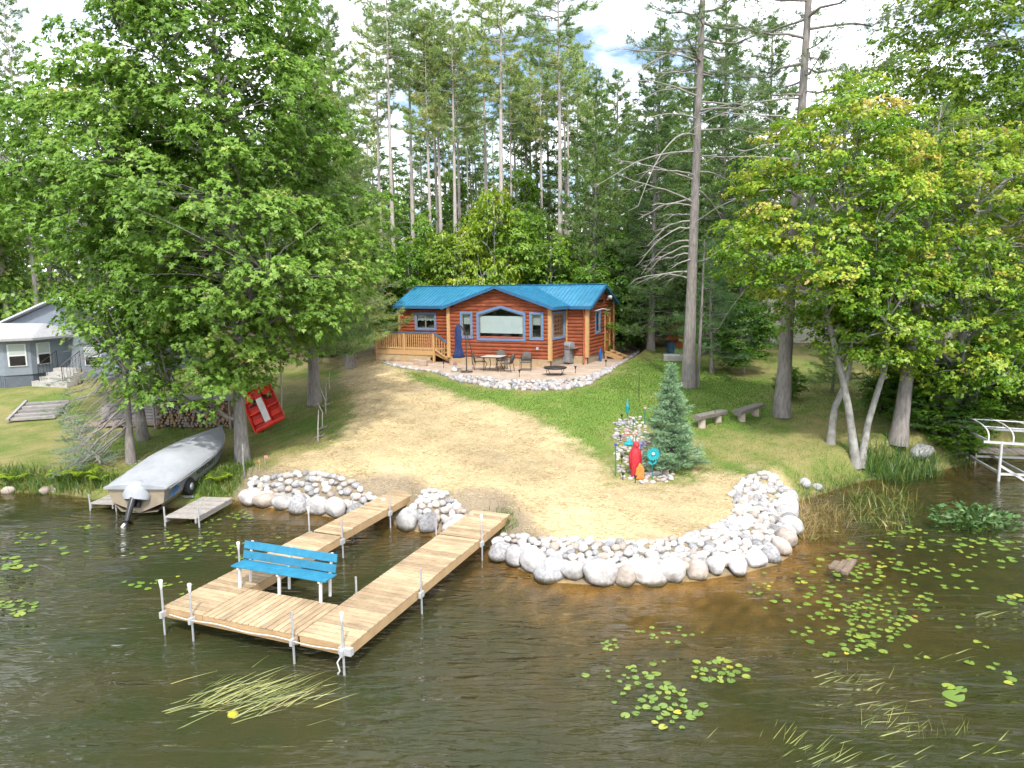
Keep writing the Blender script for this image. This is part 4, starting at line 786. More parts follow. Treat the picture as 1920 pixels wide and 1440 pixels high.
def plant_tree(meshes, name, loc, label, cat='tree', rz=0.0, sc=(1, 1, 1), color=(1, 1, 1), group=None, extra=None):
    t = thing(name, loc, label, cat, rz, group); t.scale = sc
    a = link(bpy.data.objects.new('trunk', meshes[0]), t); b = link(bpy.data.objects.new('crown', meshes[1]), t); b.color = (*color, 1)
    return t
def needles(cl_, P, D, k, ln, w, bias, tint, r, droop=0.0):
    n = len(P)*k; i = np.repeat(np.arange(len(P)), k); d = nrm(D[i]*bias+r.normal(size=(n, 3))*.62+np.array([0, 0, -droop])); cl_.tris(P[i]+D[i]*r.uniform(-.10, .10, n)[:, None], d, ln*r.uniform(.7, 1.2, n), w, np.clip(np.repeat(tint, k)+.09*r.normal(size=n), 0, 1))
def conifer(seed, H, z0, z1, nb, lenf, rise, tufts, k, nl, nw, bias=.55, r0=.2, bark='bark_far', leaf='pine_needle', lean=(0, 0), bend=.15, droop=0.0, side=.35, inner=.35, stubs=8, clump=1.0, tb=.45, tspread=.18, upcurve=.25, az=None):
    r = np.random.default_rng(seed); ts = np.linspace(0, 1, 9); TP = np.column_stack([lean[0]*ts+bend*np.sin(ts*3+seed), lean[1]*ts+bend*np.cos(ts*2.3+seed)-bend*math.cos(seed), H*ts]); TP[:, 0] -= TP[0, 0]; TP[:, 1] -= TP[0, 1]
    skel = [trunk_skel(TP, r0, .02, 10)]; pos = lambda z: np.array([np.interp(z, TP[:, 2], TP[:, i]) for i in range(3)]); TPs, TDs, TT = [], [], []
    for i in range(nb):
        u = (i+r.uniform(0, 1))/nb; z = z0+(z1-z0)*u; a = (i*2.4+r.uniform(-.5, .5)) if az is None else az(r, u); ln = lenf(u)*r.uniform(.5, 1.2); b = pos(z); d = np.array([math.cos(a), math.sin(a), 0]); e = b+d*ln+np.array([0, 0, rise(u)*ln])
        P = curve(b, e, -upcurve*ln*.25, 6, .03*ln, r); skel.append((P, list(np.linspace(.012+.014*ln, .006, 6)), 4)); nt_ = max(3, int(tufts*ln)); t = r.uniform(inner, 1.02, nt_); Q = np.stack([np.interp(t, np.linspace(0, 1, 6), P[:, j]) for j in range(3)], 1); perp = np.array([-d[1], d[0], 0])
        off = r.normal(size=nt_)*side*ln*(1.05-t*.6)*.6; Q += perp*off[:, None]+np.column_stack([np.zeros((nt_, 2)), r.normal(size=nt_)*tspread*.5+np.abs(off)*.1]); dd = nrm(d[None]*1.0+perp*(np.sign(off)*.7)[:, None]+np.column_stack([np.zeros((nt_, 2)), np.full(nt_, .45-droop)]))
        for j in range(0, nt_, 3): tt = max(0, t[j]-.22); s_ = np.array([np.interp(tt, np.linspace(0, 1, 6), P[:, q]) for q in range(3)]); skel.append((np.stack([s_, Q[j]]), [.010, .005], 3))
        TPs.append(Q); TDs.append(dd); TT.append(np.full(nt_, tb+.13*r.normal())+.10*r.normal(size=nt_))
    for i in range(stubs):
        z = H*.18+(z0-H*.18)*r.uniform(); a = r.uniform(0, 6.28); ln = r.uniform(.3, 1.4); b = pos(z); skel.append((curve(b, b+np.array([math.cos(a)*ln, math.sin(a)*ln, r.uniform(-.3, .25)*ln]), .05, 4, .03, r), [.018, .014, .01, .005], 4))
    cl_ = Cloud(); needles(cl_, np.concatenate(TPs), np.concatenate(TDs), k, nl, nw, bias, np.concatenate(TT), r, droop)
    mbw = MB()
    for pts, rad, kk in skel: mbw.tube(pts, rad, kk, False)
    wm = mbw.mesh('trunk', bark); V, F_, T = cl_.arrays(); lm = np_mesh('crown', V, F_, T); lm.materials.append(MATS[leaf]); return wm, lm
ordn = ['first', 'second', 'third', 'fourth', 'fifth', 'sixth', 'seventh', 'eighth', 'ninth', 'tenth', 'eleventh', 'twelfth', 'thirteenth', 'fourteenth', 'fifteenth', 'sixteenth', 'seventeenth', 'eighteenth', 'nineteenth', 'twentieth', 'twenty-first', 'twenty-second', 'twenty-third', 'twenty-fourth']
# tall red pines behind the cabin
RED = [conifer(200+i, 25, 14.8+i*1.0, 24.8, 50, lambda u: 2.5*(1-u**2.2)**.7*(.45+.55*min(1, u*3.5))+.2, lambda u: .05+.45*u, 14, 16, .26, .036, .5, .20, lean=((i-1.5)*.35, .1), stubs=16, clump=1) for i in range(4)]
tall = [(700, 66, 23, .9), (718, 54, 24, .95), (742, 49, 25.0, 1.0), (776, 52, 24.0, 1.0), (797, 68, 22, .8), (811, 50, 22.5, .85), (822, 58, 23, .85), (829, 51, 22.5, .9), (853, 50, 23.4, .95), (863, 56, 22.6, .9), (879, 66, 20, .8), (892, 72, 21, .8), (916, 54, 24.5, 1.0), (943, 47.5, 25.4, 1.1), (963, 60, 21, .8), (979, 68, 21, .8), (997, 63, 22, .85), (1017, 58, 22.0, .85), (1048, 47, 24.6, 1.1), (1066, 55, 21.5, .8), (1080, 62, 21.5, .8), (1104, 70, 21, .8)]
for i, (px, D, H, th) in enumerate(tall):
    p = atD(px, 540, D); z = hz(p.x, p.y)-.1; col = [(1, 1, 1), (1.12, 1.06, .9), (.9, .95, .95), (1.05, 1.0, .85)][i % 4]
    if px == 943: lb = 'tallest pale-trunked red pine right above the front gable of the cabin'
    elif px == 1048: lb = 'thick-trunked red pine rising behind the right half of the blue roof'
    else: lb = 'slender red pine behind the cabin, %s of the tall trunks counting from the left' % ordn[i]
    plant_tree(RED[i % 4], 'red_pine', (p.x, p.y, z), lb, rz=i*2.1 if px != 742 else 3.3, sc=(th, th, H/25), color=tuple(1.6*q for q in col), group='tall red pines behind the cabin')
# white pines, dark and full
WHT = [conifer(300+i, 17, 1.2, 16.8, 120, lambda u: 3.6*(1-u)**.75+.25, lambda u: -.02+.35*u, 16, 16, .25, .036, .5, .24, 'bark_oak', 'white_pine_needle', stubs=4, tb=.42, side=.42, inner=.3) for i in range(3)]
for px, D, H, wd, col, lb in [(1118, 45, 17.5, .85, (1, 1.05, .9), 'dark green white pine behind the right end of the blue roof'), (1222, 42, 15.5, .9, (.75, .85, .85), 'broad dark white pine just right of the cabin'), (1235, 49, 21, 1.1, (.95, 1, .9), 'tall dark white pine left of the big bare-branched pine'), (1345, 44, 20.5, 1.1, (.85, .95, .9), 'tall dark white pine between the two big pine trunks'), (1392, 40, 13, .75, (.72, .85, .85), 'dark white pine in front of the beige house'), (1440, 52, 22, 1.1, (.9, .95, .85), 'tall white pine far behind the beige house'), (1560, 55, 19, 1.2, (.9, .95, .85), 'white pine behind the beige house roof'), (1290, 58, 23, 1.2, (.9, 1, .85), 'tallest far white pine above the orange shed'), (1150, 60, 20, 1.1, (1.1, 1.1, .9), 'far pale white pine seen over the right roof end'), (1780, 46, 16, 1.2, (.9, .95, .8), 'white pine behind the right-hand maple'), (1900, 50, 18, 1.2, (.9, .95, .8), 'white pine at the far right edge of the yard')]:
    p = atD(px, 540, D); plant_tree(WHT[int(px) % 3], 'white_pine', (p.x, p.y, hz(p.x, p.y)-.1), lb, rz=px*.7, sc=(wd, wd, H/17), color=(1.3*col[0], 1.18*col[1], 1.0*col[2]), group='dark white pines')
yw = conifer(330, 7, .8, 6.9, 70, lambda u: 2.3*(1-u)**.8+.15, lambda u: .05+.35*u, 20, 18, .17, .016, .5, .11, 'bark_oak', 'white_pine_needle', stubs=0, tb=.5, side=.42, inner=.3)
p = ground(1335, 700); plant_tree(yw, 'white_pine', p, 'young bushy white pine growing right behind the big bare-branched trunk', rz=.4, sc=(.95, .95, .95), color=(.85, 1.0, 1.0))
p = ground(1560, 735); plant_tree(yw, 'white_pine', p, 'small pale pine sapling between the second big trunk and the maples', rz=2.4, sc=(.55, .55, .52), color=(1.5, 1.45, 1.0))
p = ground(1750, 815); plant_tree(yw, 'white_pine', p, 'small dark pine on the bank right of the leaning brown trunk', rz=1.4, sc=(.75, .75, .45), color=(.7, .85, .7))
# left pines
lp = conifer(340, 16, 2.2, 15.8, 120, lambda u: 3.2*(1-u)**.6+.3, lambda u: .05+.4*u, 20, 20, .24, .026, .5, .26, 'bark_pine', 'pine_needle', stubs=6, tb=.5, side=.4, inner=.3)
p = ground(590, 760); plant_tree(lp, 'pine_tree', p, 'full-crowned pine at the edge of the straw, right of the oak', rz=1.0, sc=(1.0, 1.0, 1.1), color=(1.0, 1.15, .95))
p = atD(652, 560, 40); plant_tree(lp, 'pine_tree', (p.x, p.y, hz(p.x, p.y)), 'light green pine behind the driveway, left of the cabin', rz=2.6, sc=(.9, .9, .8), color=(1.15, 1.2, 1.0))
p = atD(645, 560, 46); plant_tree(lp, 'pine_tree', (p.x, p.y, hz(p.x, p.y)), 'tall dark pine seen over the right shoulder of the oak', rz=4.6, sc=(1.0, 1.0, 1.35), color=(.8, .95, .85))
p = atD(66, 560, 58); plant_tree(RED[1], 'red_pine', (p.x, p.y, hz(p.x, p.y)), 'tall pine at the upper left corner behind the oak', rz=.6, sc=(.9, .9, 1.05), color=(.95, 1.1, .9))
p = atD(8, 560, 58); plant_tree(RED[2], 'red_pine', (p.x, p.y, hz(p.x, p.y)), 'pine cut by the left edge of the picture', rz=1.6, sc=(1.0, 1.0, .92), color=(.95, 1.1, .9))
p = atD(-60, 560, 60); plant_tree(WHT[0], 'white_pine', (p.x, p.y, hz(p.x, p.y)), 'white pine beyond the grey house', rz=1.6, sc=(1.1, 1.1, .75), color=(1.1, 1.2, 1.0))

# the big oak on the left, and its neighbours
ob = ground(455, 868)
oak = broadleaf(11, [[(0, 0, -.2), (-.02, .1, 2.5), (.1, .2, 5), (.0, .3, 9), (-.2, .4, 16)]], [(2.2, -1.7, -.8, 1.2, 1.0), (3.1, -1.3, -.4, 2.3, 2.2), (4.3, -.6, .3, 3.6, 3.2), (5.4, .0, .3, 4.8, 4.2), (7.0, .0, .3, 5.3, 4.6), (9.0, -.2, .3, 5.2, 4.6), (12, -.3, .3, 4.5, 4.0), (15.0, -.5, .3, 3.7, 3.2), (18.3, -.6, .3, 1.6, 1.5)], 720, .80, .55, 28, 7, .148, .78, 30, .225, bark='bark_oak')
plant_tree(oak, 'oak_tree', ob, 'huge green oak beside the covered boat, filling the upper left')
o2 = atD(250, 600, 27.5)
oak2 = broadleaf(12, [[(0, 0, -.2), (-.2, .1, 3), (-.3, .2, 6), (-.2, .3, 11)]], [(3.2, 1.6, 0, 1.3, 1.3), (4.8, .8, 0, 2.9, 2.8), (6.4, .8, 0, 3.0, 3.2), (7.6, .7, 0, 3.5, 3.6), (8.7, -.6, 0, 4.8, 4.0), (10, -.7, 0, 5.0, 4.2), (12, -.6, 0, 4.2, 3.6), (14.2, -.3, 0, 2.2, 2)], 410, .84, .55, 20, 7, .18, .72, 24, .2)
plant_tree(oak2, 'oak_tree', (o2.x, o2.y, hz(o2.x, o2.y)), 'second oak whose crown spreads left of the big oak towards the grey house', color=(.98, 1, .95))
o3 = atD(-40, 600, 56); plant_tree(oak2, 'oak_tree', (o3.x, o3.y, hz(o3.x, o3.y)), 'green oak behind the grey house at the left edge', rz=2.0, sc=(1.1, 1.1, .95), color=(1.1, 1.05, 1.0))
o4 = atD(360, 600, 44); plant_tree(oak2, 'oak_tree', (o4.x, o4.y, hz(o4.x, o4.y)), 'oak far behind the covered trailer, seen under the big oak', rz=3.0, sc=(1.0, 1.0, .9), color=(1.15, 1.1, 1.0))
# ragged spruce between the shore and the timber wall: bare drooping limbs, grey-green tips
spz = ground(246, 868)
sp1 = conifer(350, 12, 1.0, 11.6, 70, lambda u: 2.6*(1-u)**.6+.3, lambda u: -.55+.6*u, 8, 14, .10, .013, .6, .15, 'bark_pine', 'blue_spruce_needle', droop=.3, stubs=14, tb=.35, side=.3, inner=.62, az=lambda r, u: r.uniform(1.7, 5.2) if u < .45 else r.uniform(0, 6.28))
plant_tree(sp1, 'spruce_tree', spz, 'ragged spruce with bare drooping limbs left of the covered boat', color=(.75, .72, .62))
m = MB(); r_ = np.random.default_rng(5)
for i in range(46):
    z = r_.uniform(1.6, 5.4); a = r_.uniform(2.3, 4.4); ln = r_.uniform(1.0, 2.7); b = np.array([0, 0, z]); P = b+np.outer(np.linspace(0, 1, 7), [math.cos(a)*ln, math.sin(a)*ln*.6, 0]); P[:, 2] -= np.linspace(0, 1, 7)**1.4*ln*r_.uniform(.55, .95); P[1:] += r_.normal(size=(6, 3))*.03; m.tube(P, list(np.linspace(.02, .004, 7)), 4, False)
st_ = bpy.data.objects.new('dead_limbs', m.mesh('dead_limbs', 'twig_dead')); link(st_, [o for o in COL.objects if o.name.startswith('spruce_tree')][0]); st_['kind'] = 'stuff'
blm = conifer(352, 3.0, .1, 2.9, 46, lambda u: 1.5*(1-u)+.15, lambda u: -.1+.35*u, 26, 16, .085, .012, .6, .05, 'twig_dead', 'blue_spruce_needle', lean=(-1.6, 0), bend=.02, stubs=0, tb=.55, side=.4)
q = ground(190, 870); plant_tree(blm, 'spruce_sapling', q, 'leaning blue-grey spruce sapling on the bank above the ferns', 'tree', sc=(.8, .8, .72))

# the blue spruce in the garden
bs = conifer(360, 3.35, .10, 3.3, 190, lambda u: 1.04*(1-u)**.9+.05, lambda u: .02+.45*u, 46, 16, .065, .013, .62, .055, 'twig', 'blue_spruce_needle', stubs=0, bend=.01, tb=.42, side=.33, inner=.25, tspread=.06, upcurve=.15)
bp_ = ground(1256, 880); plant_tree(bs, 'blue_spruce', bp_, 'young blue-green spruce with a full cone shape in the garden bed', color=(.92, 1.0, .82))

# the two big pines on the right lawn
def big_pine(px, py, H, r0, lean, label, seed, z0, sides):
    b = ground(px, py); ms = conifer(seed, H, z0, H-.3, 56, lambda u: 3.9*(1-.75*u), lambda u: .05+.3*u, 12, 22, .22, .018, .5, r0, 'bark_pine', 'pine_needle', lean=lean, bend=.06, stubs=0, tb=.38, side=.4, inner=.4)
    t = plant_tree(ms, 'red_pine', b, label, color=(.85, .95, .9)); r = np.random.default_rng(seed)
    for i in range(sides):
        z = 4.5+(z0+1.5-4.5)*(i+.5)/sides+r.uniform(-.2, .2); a = r.uniform(2.4, 3.9) if r.uniform() < .72 else r.uniform(-.8, .8); ln = r.uniform(1.6, 4.8)*(.45+.55*min(1, (z-3)/6)); bx = lean[0]*z/H; by = lean[1]*z/H
        P = np.array([bx, by, z])+np.outer(np.linspace(0, 1, 9), [math.cos(a)*ln, math.sin(a)*ln, 0]); tt = np.linspace(0, 1, 9); P[:, 2] += ln*(r.uniform(.1, .4)*tt-r.uniform(.3, .9)*tt**2+r.uniform(-.1, .3)*tt**3)*r.uniform(.4, 1.3)+np.concatenate([[0], np.cumsum(r.normal(size=8)*.035)]); mm = MB(); mm.tube(P, list(np.linspace(.042, .010, 9)), 5, False)
        for k in range(6): j = r.integers(3, 9); mm.tube(np.stack([P[j], P[j]+np.array([math.cos(a+r.uniform(-.8, .8))*.5, math.sin(a)*.3, r.uniform(-.35, .1)])*r.uniform(.5, 1.1)]), [.012, .004], 4, False)
        mm.build('dead_branch', 'twig_dead', t)
    return t
big_pine(1290, 727, 27, .255, (.25, 0), 'big pine with many bare curved dead branches beside the garden spruce', 401, 13.2, 34)
big_pine(1465, 782, 26, .265, (.55, .2), 'big straight pine trunk standing beside the log benches', 402, 11.0, 10)
b = ground(1307, 726); th = conifer(403, 6.5, 4.8, 6.4, 10, lambda u: .9*(1-u)+.2, lambda u: .2, 16, 14, .16, .014, .5, .09, 'bark_pine', 'white_pine_needle', lean=(.2, 0), bend=.03, stubs=3); plant_tree(th, 'pine_sapling', b, 'thin pine stem right against the big bare-branched trunk', color=(.8, .9, .85))
b = ground(1683, 836); ms = conifer(404, 12, 6.5, 11.7, 30, lambda u: 3.2*(1-.7*u), lambda u: .1+.3*u, 9, 16, .22, .02, .5, .27, 'bark_pine', 'pine_needle', lean=(1.3, .8), bend=.05, stubs=6); plant_tree(ms, 'red_pine', b, 'brown leaning pine trunk standing behind the forked maple', color=(.9, 1, .9))
b = ground(1758, 690); ms2 = conifer(405, 13, 7, 12.7, 30, lambda u: 3.0*(1-.7*u), lambda u: .1+.3*u, 9, 14, .22, .02, .5, .22, 'bark_pine', 'pine_needle', lean=(.6, .3), bend=.05, stubs=8); plant_tree(ms2, 'red_pine', b, 'straight pine trunk in the far yard behind the leaning brown trunk', color=(.9, 1, .9))

# maples on the right shore, turning yellow-green
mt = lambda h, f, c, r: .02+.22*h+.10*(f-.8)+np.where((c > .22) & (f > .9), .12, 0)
mb_ = ground(1606, 872); dx = lambda px, py, D: atD(px, py, D)-mb_
def loc_(px, py, D, base): p = atD(px, py, D)-base; return (p.x, p.y, p.z)
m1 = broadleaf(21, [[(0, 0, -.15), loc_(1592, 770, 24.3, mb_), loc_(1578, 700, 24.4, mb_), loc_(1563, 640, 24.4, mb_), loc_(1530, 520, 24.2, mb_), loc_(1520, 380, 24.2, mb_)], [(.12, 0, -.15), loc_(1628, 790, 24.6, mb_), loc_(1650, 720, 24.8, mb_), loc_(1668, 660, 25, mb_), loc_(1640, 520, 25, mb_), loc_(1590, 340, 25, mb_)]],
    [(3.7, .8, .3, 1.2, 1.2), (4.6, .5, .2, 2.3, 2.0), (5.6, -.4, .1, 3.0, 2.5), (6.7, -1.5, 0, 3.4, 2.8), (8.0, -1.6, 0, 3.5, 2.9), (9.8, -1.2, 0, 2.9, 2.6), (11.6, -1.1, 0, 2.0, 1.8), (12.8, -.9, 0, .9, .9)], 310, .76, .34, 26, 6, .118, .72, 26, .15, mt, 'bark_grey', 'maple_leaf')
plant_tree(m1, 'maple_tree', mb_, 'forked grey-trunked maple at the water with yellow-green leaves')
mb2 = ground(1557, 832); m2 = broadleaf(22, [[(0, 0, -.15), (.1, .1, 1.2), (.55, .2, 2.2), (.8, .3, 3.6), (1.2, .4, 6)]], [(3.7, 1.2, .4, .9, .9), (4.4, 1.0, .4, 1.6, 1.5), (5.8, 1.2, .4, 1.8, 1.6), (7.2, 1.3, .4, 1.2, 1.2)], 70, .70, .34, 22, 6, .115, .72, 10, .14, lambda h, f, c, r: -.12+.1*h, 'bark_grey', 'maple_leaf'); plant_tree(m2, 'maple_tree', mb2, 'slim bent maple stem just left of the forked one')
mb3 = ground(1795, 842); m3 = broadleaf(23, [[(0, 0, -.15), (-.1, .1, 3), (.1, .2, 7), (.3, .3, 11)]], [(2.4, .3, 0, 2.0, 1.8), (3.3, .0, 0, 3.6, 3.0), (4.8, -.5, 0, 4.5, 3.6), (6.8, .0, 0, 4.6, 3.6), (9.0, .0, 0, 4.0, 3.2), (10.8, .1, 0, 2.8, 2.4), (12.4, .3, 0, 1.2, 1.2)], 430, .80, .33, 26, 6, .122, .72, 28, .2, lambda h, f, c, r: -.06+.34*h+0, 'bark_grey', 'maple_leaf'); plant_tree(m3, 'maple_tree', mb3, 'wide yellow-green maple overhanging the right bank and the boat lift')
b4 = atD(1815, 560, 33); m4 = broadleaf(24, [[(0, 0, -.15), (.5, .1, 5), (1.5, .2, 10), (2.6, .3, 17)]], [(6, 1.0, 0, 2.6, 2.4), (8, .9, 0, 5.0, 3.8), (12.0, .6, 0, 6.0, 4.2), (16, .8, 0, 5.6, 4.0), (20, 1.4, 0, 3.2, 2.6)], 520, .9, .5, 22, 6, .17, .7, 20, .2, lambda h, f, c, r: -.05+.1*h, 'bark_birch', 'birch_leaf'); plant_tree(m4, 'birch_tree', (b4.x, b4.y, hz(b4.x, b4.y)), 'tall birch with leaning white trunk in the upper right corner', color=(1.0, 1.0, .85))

# young broadleaf trees and shrubs behind the cabin
YG = [broadleaf(30+i, [[(0, 0, -.2), (.1, 0, 2), (.0, .1, 5.5)]], [(.6, 0, 0, 1.0, 1.0), (1.6, 0, 0, 1.9, 1.8), (3.4, 0, 0, 2.0, 1.9), (5.0, 0, 0, 1.3, 1.3), (6.4, 0, 0, .5, .5)], 120, .55, .55, 18, 5, .16, .65, 12, .07, None, 'bark_grey', 'birch_leaf') for i in range(3)]
yl = [(715, 45, 1.0, .95, (.75, .95, .7), 'green sapling left of the cabin roof beside the two pine trunks'), (770, 47, 1.0, 1.0, (.8, .95, .7), 'green young tree behind the left end of the roof'), (800, 50, .9, 1.2, (.85, 1, .8), 'pale green young tree behind the left roof slope'), (838, 46, .85, 1.1, (1.15, 1.05, .6), 'yellow-tinged young tree left of the front gable peak'), (868, 45, .8, 1.05, (1.9, 1.35, .5), 'yellow autumn birch behind the roof, left of the gable peak'), (900, 47, .9, 1.25, (1.45, 1.2, .6), 'yellow-green birch right above the gable peak'), (928, 45, .75, 1.45, (1.7, 1.35, .55), 'slender bright yellow birch above the gable peak'), (965, 46, 1.1, 1.2, (1.0, 1.05, .7), 'light green young tree right of the gable peak'), (1005, 47, 1.0, 1.15, (.8, 1, .7), 'bushy green young tree behind the right roof slope'), (1035, 44, .9, 1.0, (.9, .95, .65), 'round green young tree behind the right ridge'), (1075, 46, 1.0, 1.0, (.85, .95, .65), 'green young tree behind the right roof end'), (985, 56, 1.1, 1.5, (.9, 1, .75), 'taller pale young tree in the wood behind the right slope'), (930, 58, 1.0, 1.5, (1.6, .75, .45), 'rust-tinted young tree deep in the wood over the gable peak'), (740, 60, 1.2, 1.5, (.7, .9, .7), 'young broadleaf tree deep in the wood at the left'), (850, 62, 1.1, 1.6, (.8, 1, .75), 'young broadleaf tree deep in the wood over the left slope'), (1110, 42, .8, .75, (.55, .75, .55), 'dark shrubby tree against the right end of the cabin'), (1165, 44, 1.0, 1.0, (.45, .65, .5), 'dark green young tree just right of the cabin gable')]
for i, (px, D, wd, ht, col, lb) in enumerate(yl):
    p = atD(px, 560, D); plant_tree(YG[i % 3], 'young_tree', (p.x, p.y, hz(p.x, p.y)), lb, rz=i*1.7, sc=(wd*1.1, wd*1.1, ht*1.15), color=tuple(1.2*q**.55 for q in col), group='young broadleaf trees in the wood')
for i, (px, py, wd, ht, col, lb) in enumerate([(1478, 748, .34, .22, (.6, .8, .5), 'low green shrub at the lawn edge behind the second big trunk'), (1395, 700, .8, .6, (.5, .7, .5), 'dark shrub at the back of the lawn below the white pines'), (1840, 760, .9, .5, (.75, .85, .55), 'leafy bush on the right bank behind the boat lift'), (1790, 850, .65, .32, (.62, .75, .5), 'rounded dark green bush overhanging the water on the right'), (1690, 750, .5, .35, (.6, .75, .5), 'dark shrub under the maples behind the forked trunk'), (600, 668, .7, .5, (.75, .85, .7), 'bush at the foot of the pine beside the driveway'), (1880, 700, 1.1, .7, (.8, .9, .6), 'tall bush at the right edge of the far yard'), (1722, 800, .7, .42, (.55, .7, .45), 'dark bush on the bank right of the leaning brown trunk'), (1772, 812, .8, .45, (.65, .8, .5), 'green bush in the middle of the right bank'), (1650, 770, .45, .3, (.6, .75, .5), 'small bush between the maple fork and the brown trunk'), (1905, 800, .8, .45, (.75, .85, .55), 'bush above the boat lift at the right edge')]):
    p = ground(px, py); plant_tree(YG[(i+1) % 3], 'shrub', p, lb, 'shrub', rz=i*2.2, sc=(wd, wd, ht), color=col)
# far wood that reads as one mass
Vs, Fs, Ts, nv, wV, wF, wn = [], [], [], 0, [], [], 0
lowp = [conifer(500+i, 20, 1.5+i*1.8, 19.8, 50, lambda u: 3.0*(1-.75*u), lambda u: .1+.3*u, 7, 7, .46, .10, .5, .2, stubs=0, side=.45) for i in range(3)]
arr = []
for wm, lm in lowp:
    a = np.zeros(len(lm.vertices)*3, np.float32); lm.vertices.foreach_get('co', a); t_ = np.zeros(len(lm.vertices), np.float32); lm.attributes['tint'].data.foreach_get('value', t_); arr.append((a.reshape(-1, 3), t_))
fr_ = np.random.default_rng(77); tr = MB()
for i in range(135):
    D = fr_.uniform(60, 90); px = -120+2160*(i+fr_.uniform())/135; p = atD(px, 540, D); z = hz(p.x, p.y); sx = fr_.uniform(.9, 1.4); H = fr_.uniform(.7, 1.05); a = fr_.uniform(0, 6.28); v, t_ = arr[i % 3]; ca_, sa_ = math.cos(a), math.sin(a)
    Vs.append(np.column_stack([(v[:, 0]*ca_-v[:, 1]*sa_)*sx+p.x, (v[:, 0]*sa_+v[:, 1]*ca_)*sx+p.y, v[:, 2]*H+z])); Ts.append(np.clip(t_+.28+fr_.uniform(-.2, .25), 0, 1)); tr.tube([(p.x, p.y, z-.3), (p.x+.2, p.y, z+10*H), (p.x, p.y, z+19*H)], [.22, .15, .03], 6, False)
V = np.concatenate(Vs); wo = np_obj('distant_wood', V, np.arange(len(V)).reshape(-1, 3), 'white_pine_needle', None, np.concatenate(Ts)); tag(wo, 'distant pine wood closing the view behind the yards', 'wood', kind='stuff'); tr.build('trunks', 'bark_far', wo)['kind'] = 'stuff'
# understorey mass in the wood
c = Cloud(); n = 30000; D = fr_.uniform(50, 92, n); px = fr_.uniform(-150, 2050, n); X = (px-960)/F_PX*D; base = np.column_stack([X, D]); hh = height(base); top = 2.2+4.2*np.clip(vnoise(X, D, 3.5, 3)+.4, 0, 1.4); z = hh+top*fr_.uniform(0, 1, n)**.7
c.quads(np.column_stack([base, z]), nrm(fr_.normal(size=(n, 3))), nrm(fr_.normal(size=(n, 3))+np.array([0, -.4, 1.])), fr_.uniform(.3, .55, n), fr_.uniform(.2, .36, n), np.clip(.66+.3*vnoise(X, D, 2.5, 9)+.15*fr_.normal(size=n), 0, 1)); tag(c.build('undergrowth', 'shrub_leaf'), 'low green undergrowth between the trunks of the wood', 'undergrowth', kind='stuff')
# ------------------------------------------------------------------ left shore: boat, little docks, woodpile, pedal boat, neighbour
def loft(mb, secs, close0=True, close1=True, smooth=True):
    n = len(secs[0]); vs = [p for s in secs for p in s]; mb.add(vs, [(i*n+j, i*n+j+1, (i+1)*n+j+1, (i+1)*n+j) for i in range(len(secs)-1) for j in range(n-1)], smooth)
    if close0: mb.add(secs[0], [tuple(range(n))])
    if close1: mb.add(secs[-1], [tuple(range(n))])
A_ = at(262, 962, .10); B_ = at(418, 806, 1.45); hd = math.atan2(B_.y-A_.y, B_.x-A_.x); BLN = math.hypot(B_.x-A_.x, B_.y-A_.y)
boat = thing('motor_boat', (A_.x, A_.y, .10), 'aluminium fishing boat under a grey canvas cover, pulled up bow first on the bank', 'boat', rot=(0, -R(5.0), hd))
xs = np.linspace(0, 1, 15); beam = lambda t: .98*(1-max(0, (t-.45)/.55)**2.1)*(.93+.07*min(1, t*4)); keel = lambda t: .0+.50*max(0, (t-.66)/.34)**2.2; gun = lambda t: .84+.16*t**2
hull, tan, cov, strp = MB(), MB(), MB(), MB()
S1, S2, S3, S4 = [], [], [], []
for t in xs:
    X = t*BLN; b_ = max(.02, beam(t)); k_ = keel(t); g_ = gun(t); cz = k_+(g_-k_)*.40
    S1.append([(X, -b_*.0, k_), (X, -b_*.62, k_+.05+.04*t), (X, -b_*.86, cz)]); S2.append([(X, b_*.0, k_), (X, b_*.62, k_+.05+.04*t), (X, b_*.86, cz)])
    S3.append([(X, -b_*.86, cz), (X, -b_*.97, g_-.06), (X, -b_*1.02, g_-.04), (X, -b_*1.02, g_)]); S4.append([(X, b_*.86, cz), (X, b_*.97, g_-.06), (X, b_*1.02, g_-.04), (X, b_*1.02, g_)])
for S in (S1, S2): loft(tan, S, False, False)
for S in (S3, S4): loft(hull, S, False, False)
tan.add([(0, -.86*beam(0), keel(0)+gun(0)*.4), (0, 0, 0), (0, .86*beam(0), keel(0)+gun(0)*.4), (0, .97*beam(0), gun(0)), (0, -.97*beam(0), gun(0))], [(0, 1, 2, 3, 4)])
tan.build('hull_bottom', 'hull_tan', boat); hl = hull.build('hull_side', 'hull_grey', boat)
cs = []
for i, t in enumerate(np.linspace(-.015, 1.01, 27)):
    X = t*BLN; tt = min(max(t, 0), 1); b_ = max(.03, beam(tt))*1.045; g_ = gun(tt); hgt = (.30*math.exp(-((t-.34)/.16)**2)+.16*math.exp(-((t-.62)/.2)**2)+.08+.10*math.exp(-((t-.12)/.08)**2))*(1-max(0, t-.8)*4.2); row = []
    for j in range(13):
        u = -1+2*j/12; z = g_+.01+hgt*(1-abs(u)**2.2)+.012*math.sin(i*1.9+j*2.3); row.append((X, u*b_, z))
    row = [(X, -b_*1.005, g_-.05+.015*math.sin(i*1.3))]+row+[(X, b_*1.005, g_-.05+.015*math.sin(i*1.1))]; cs.append(row)
loft(cov, cs); cov.build('canvas_cover', 'canvas', boat)
for sg in (-1, 1): MB().tube([(x*BLN, sg*1.03*beam(x), gun(x)-.09) for x in np.linspace(.02, .97, 16)], .022, 6).build('rub_rail', 'alu', boat)
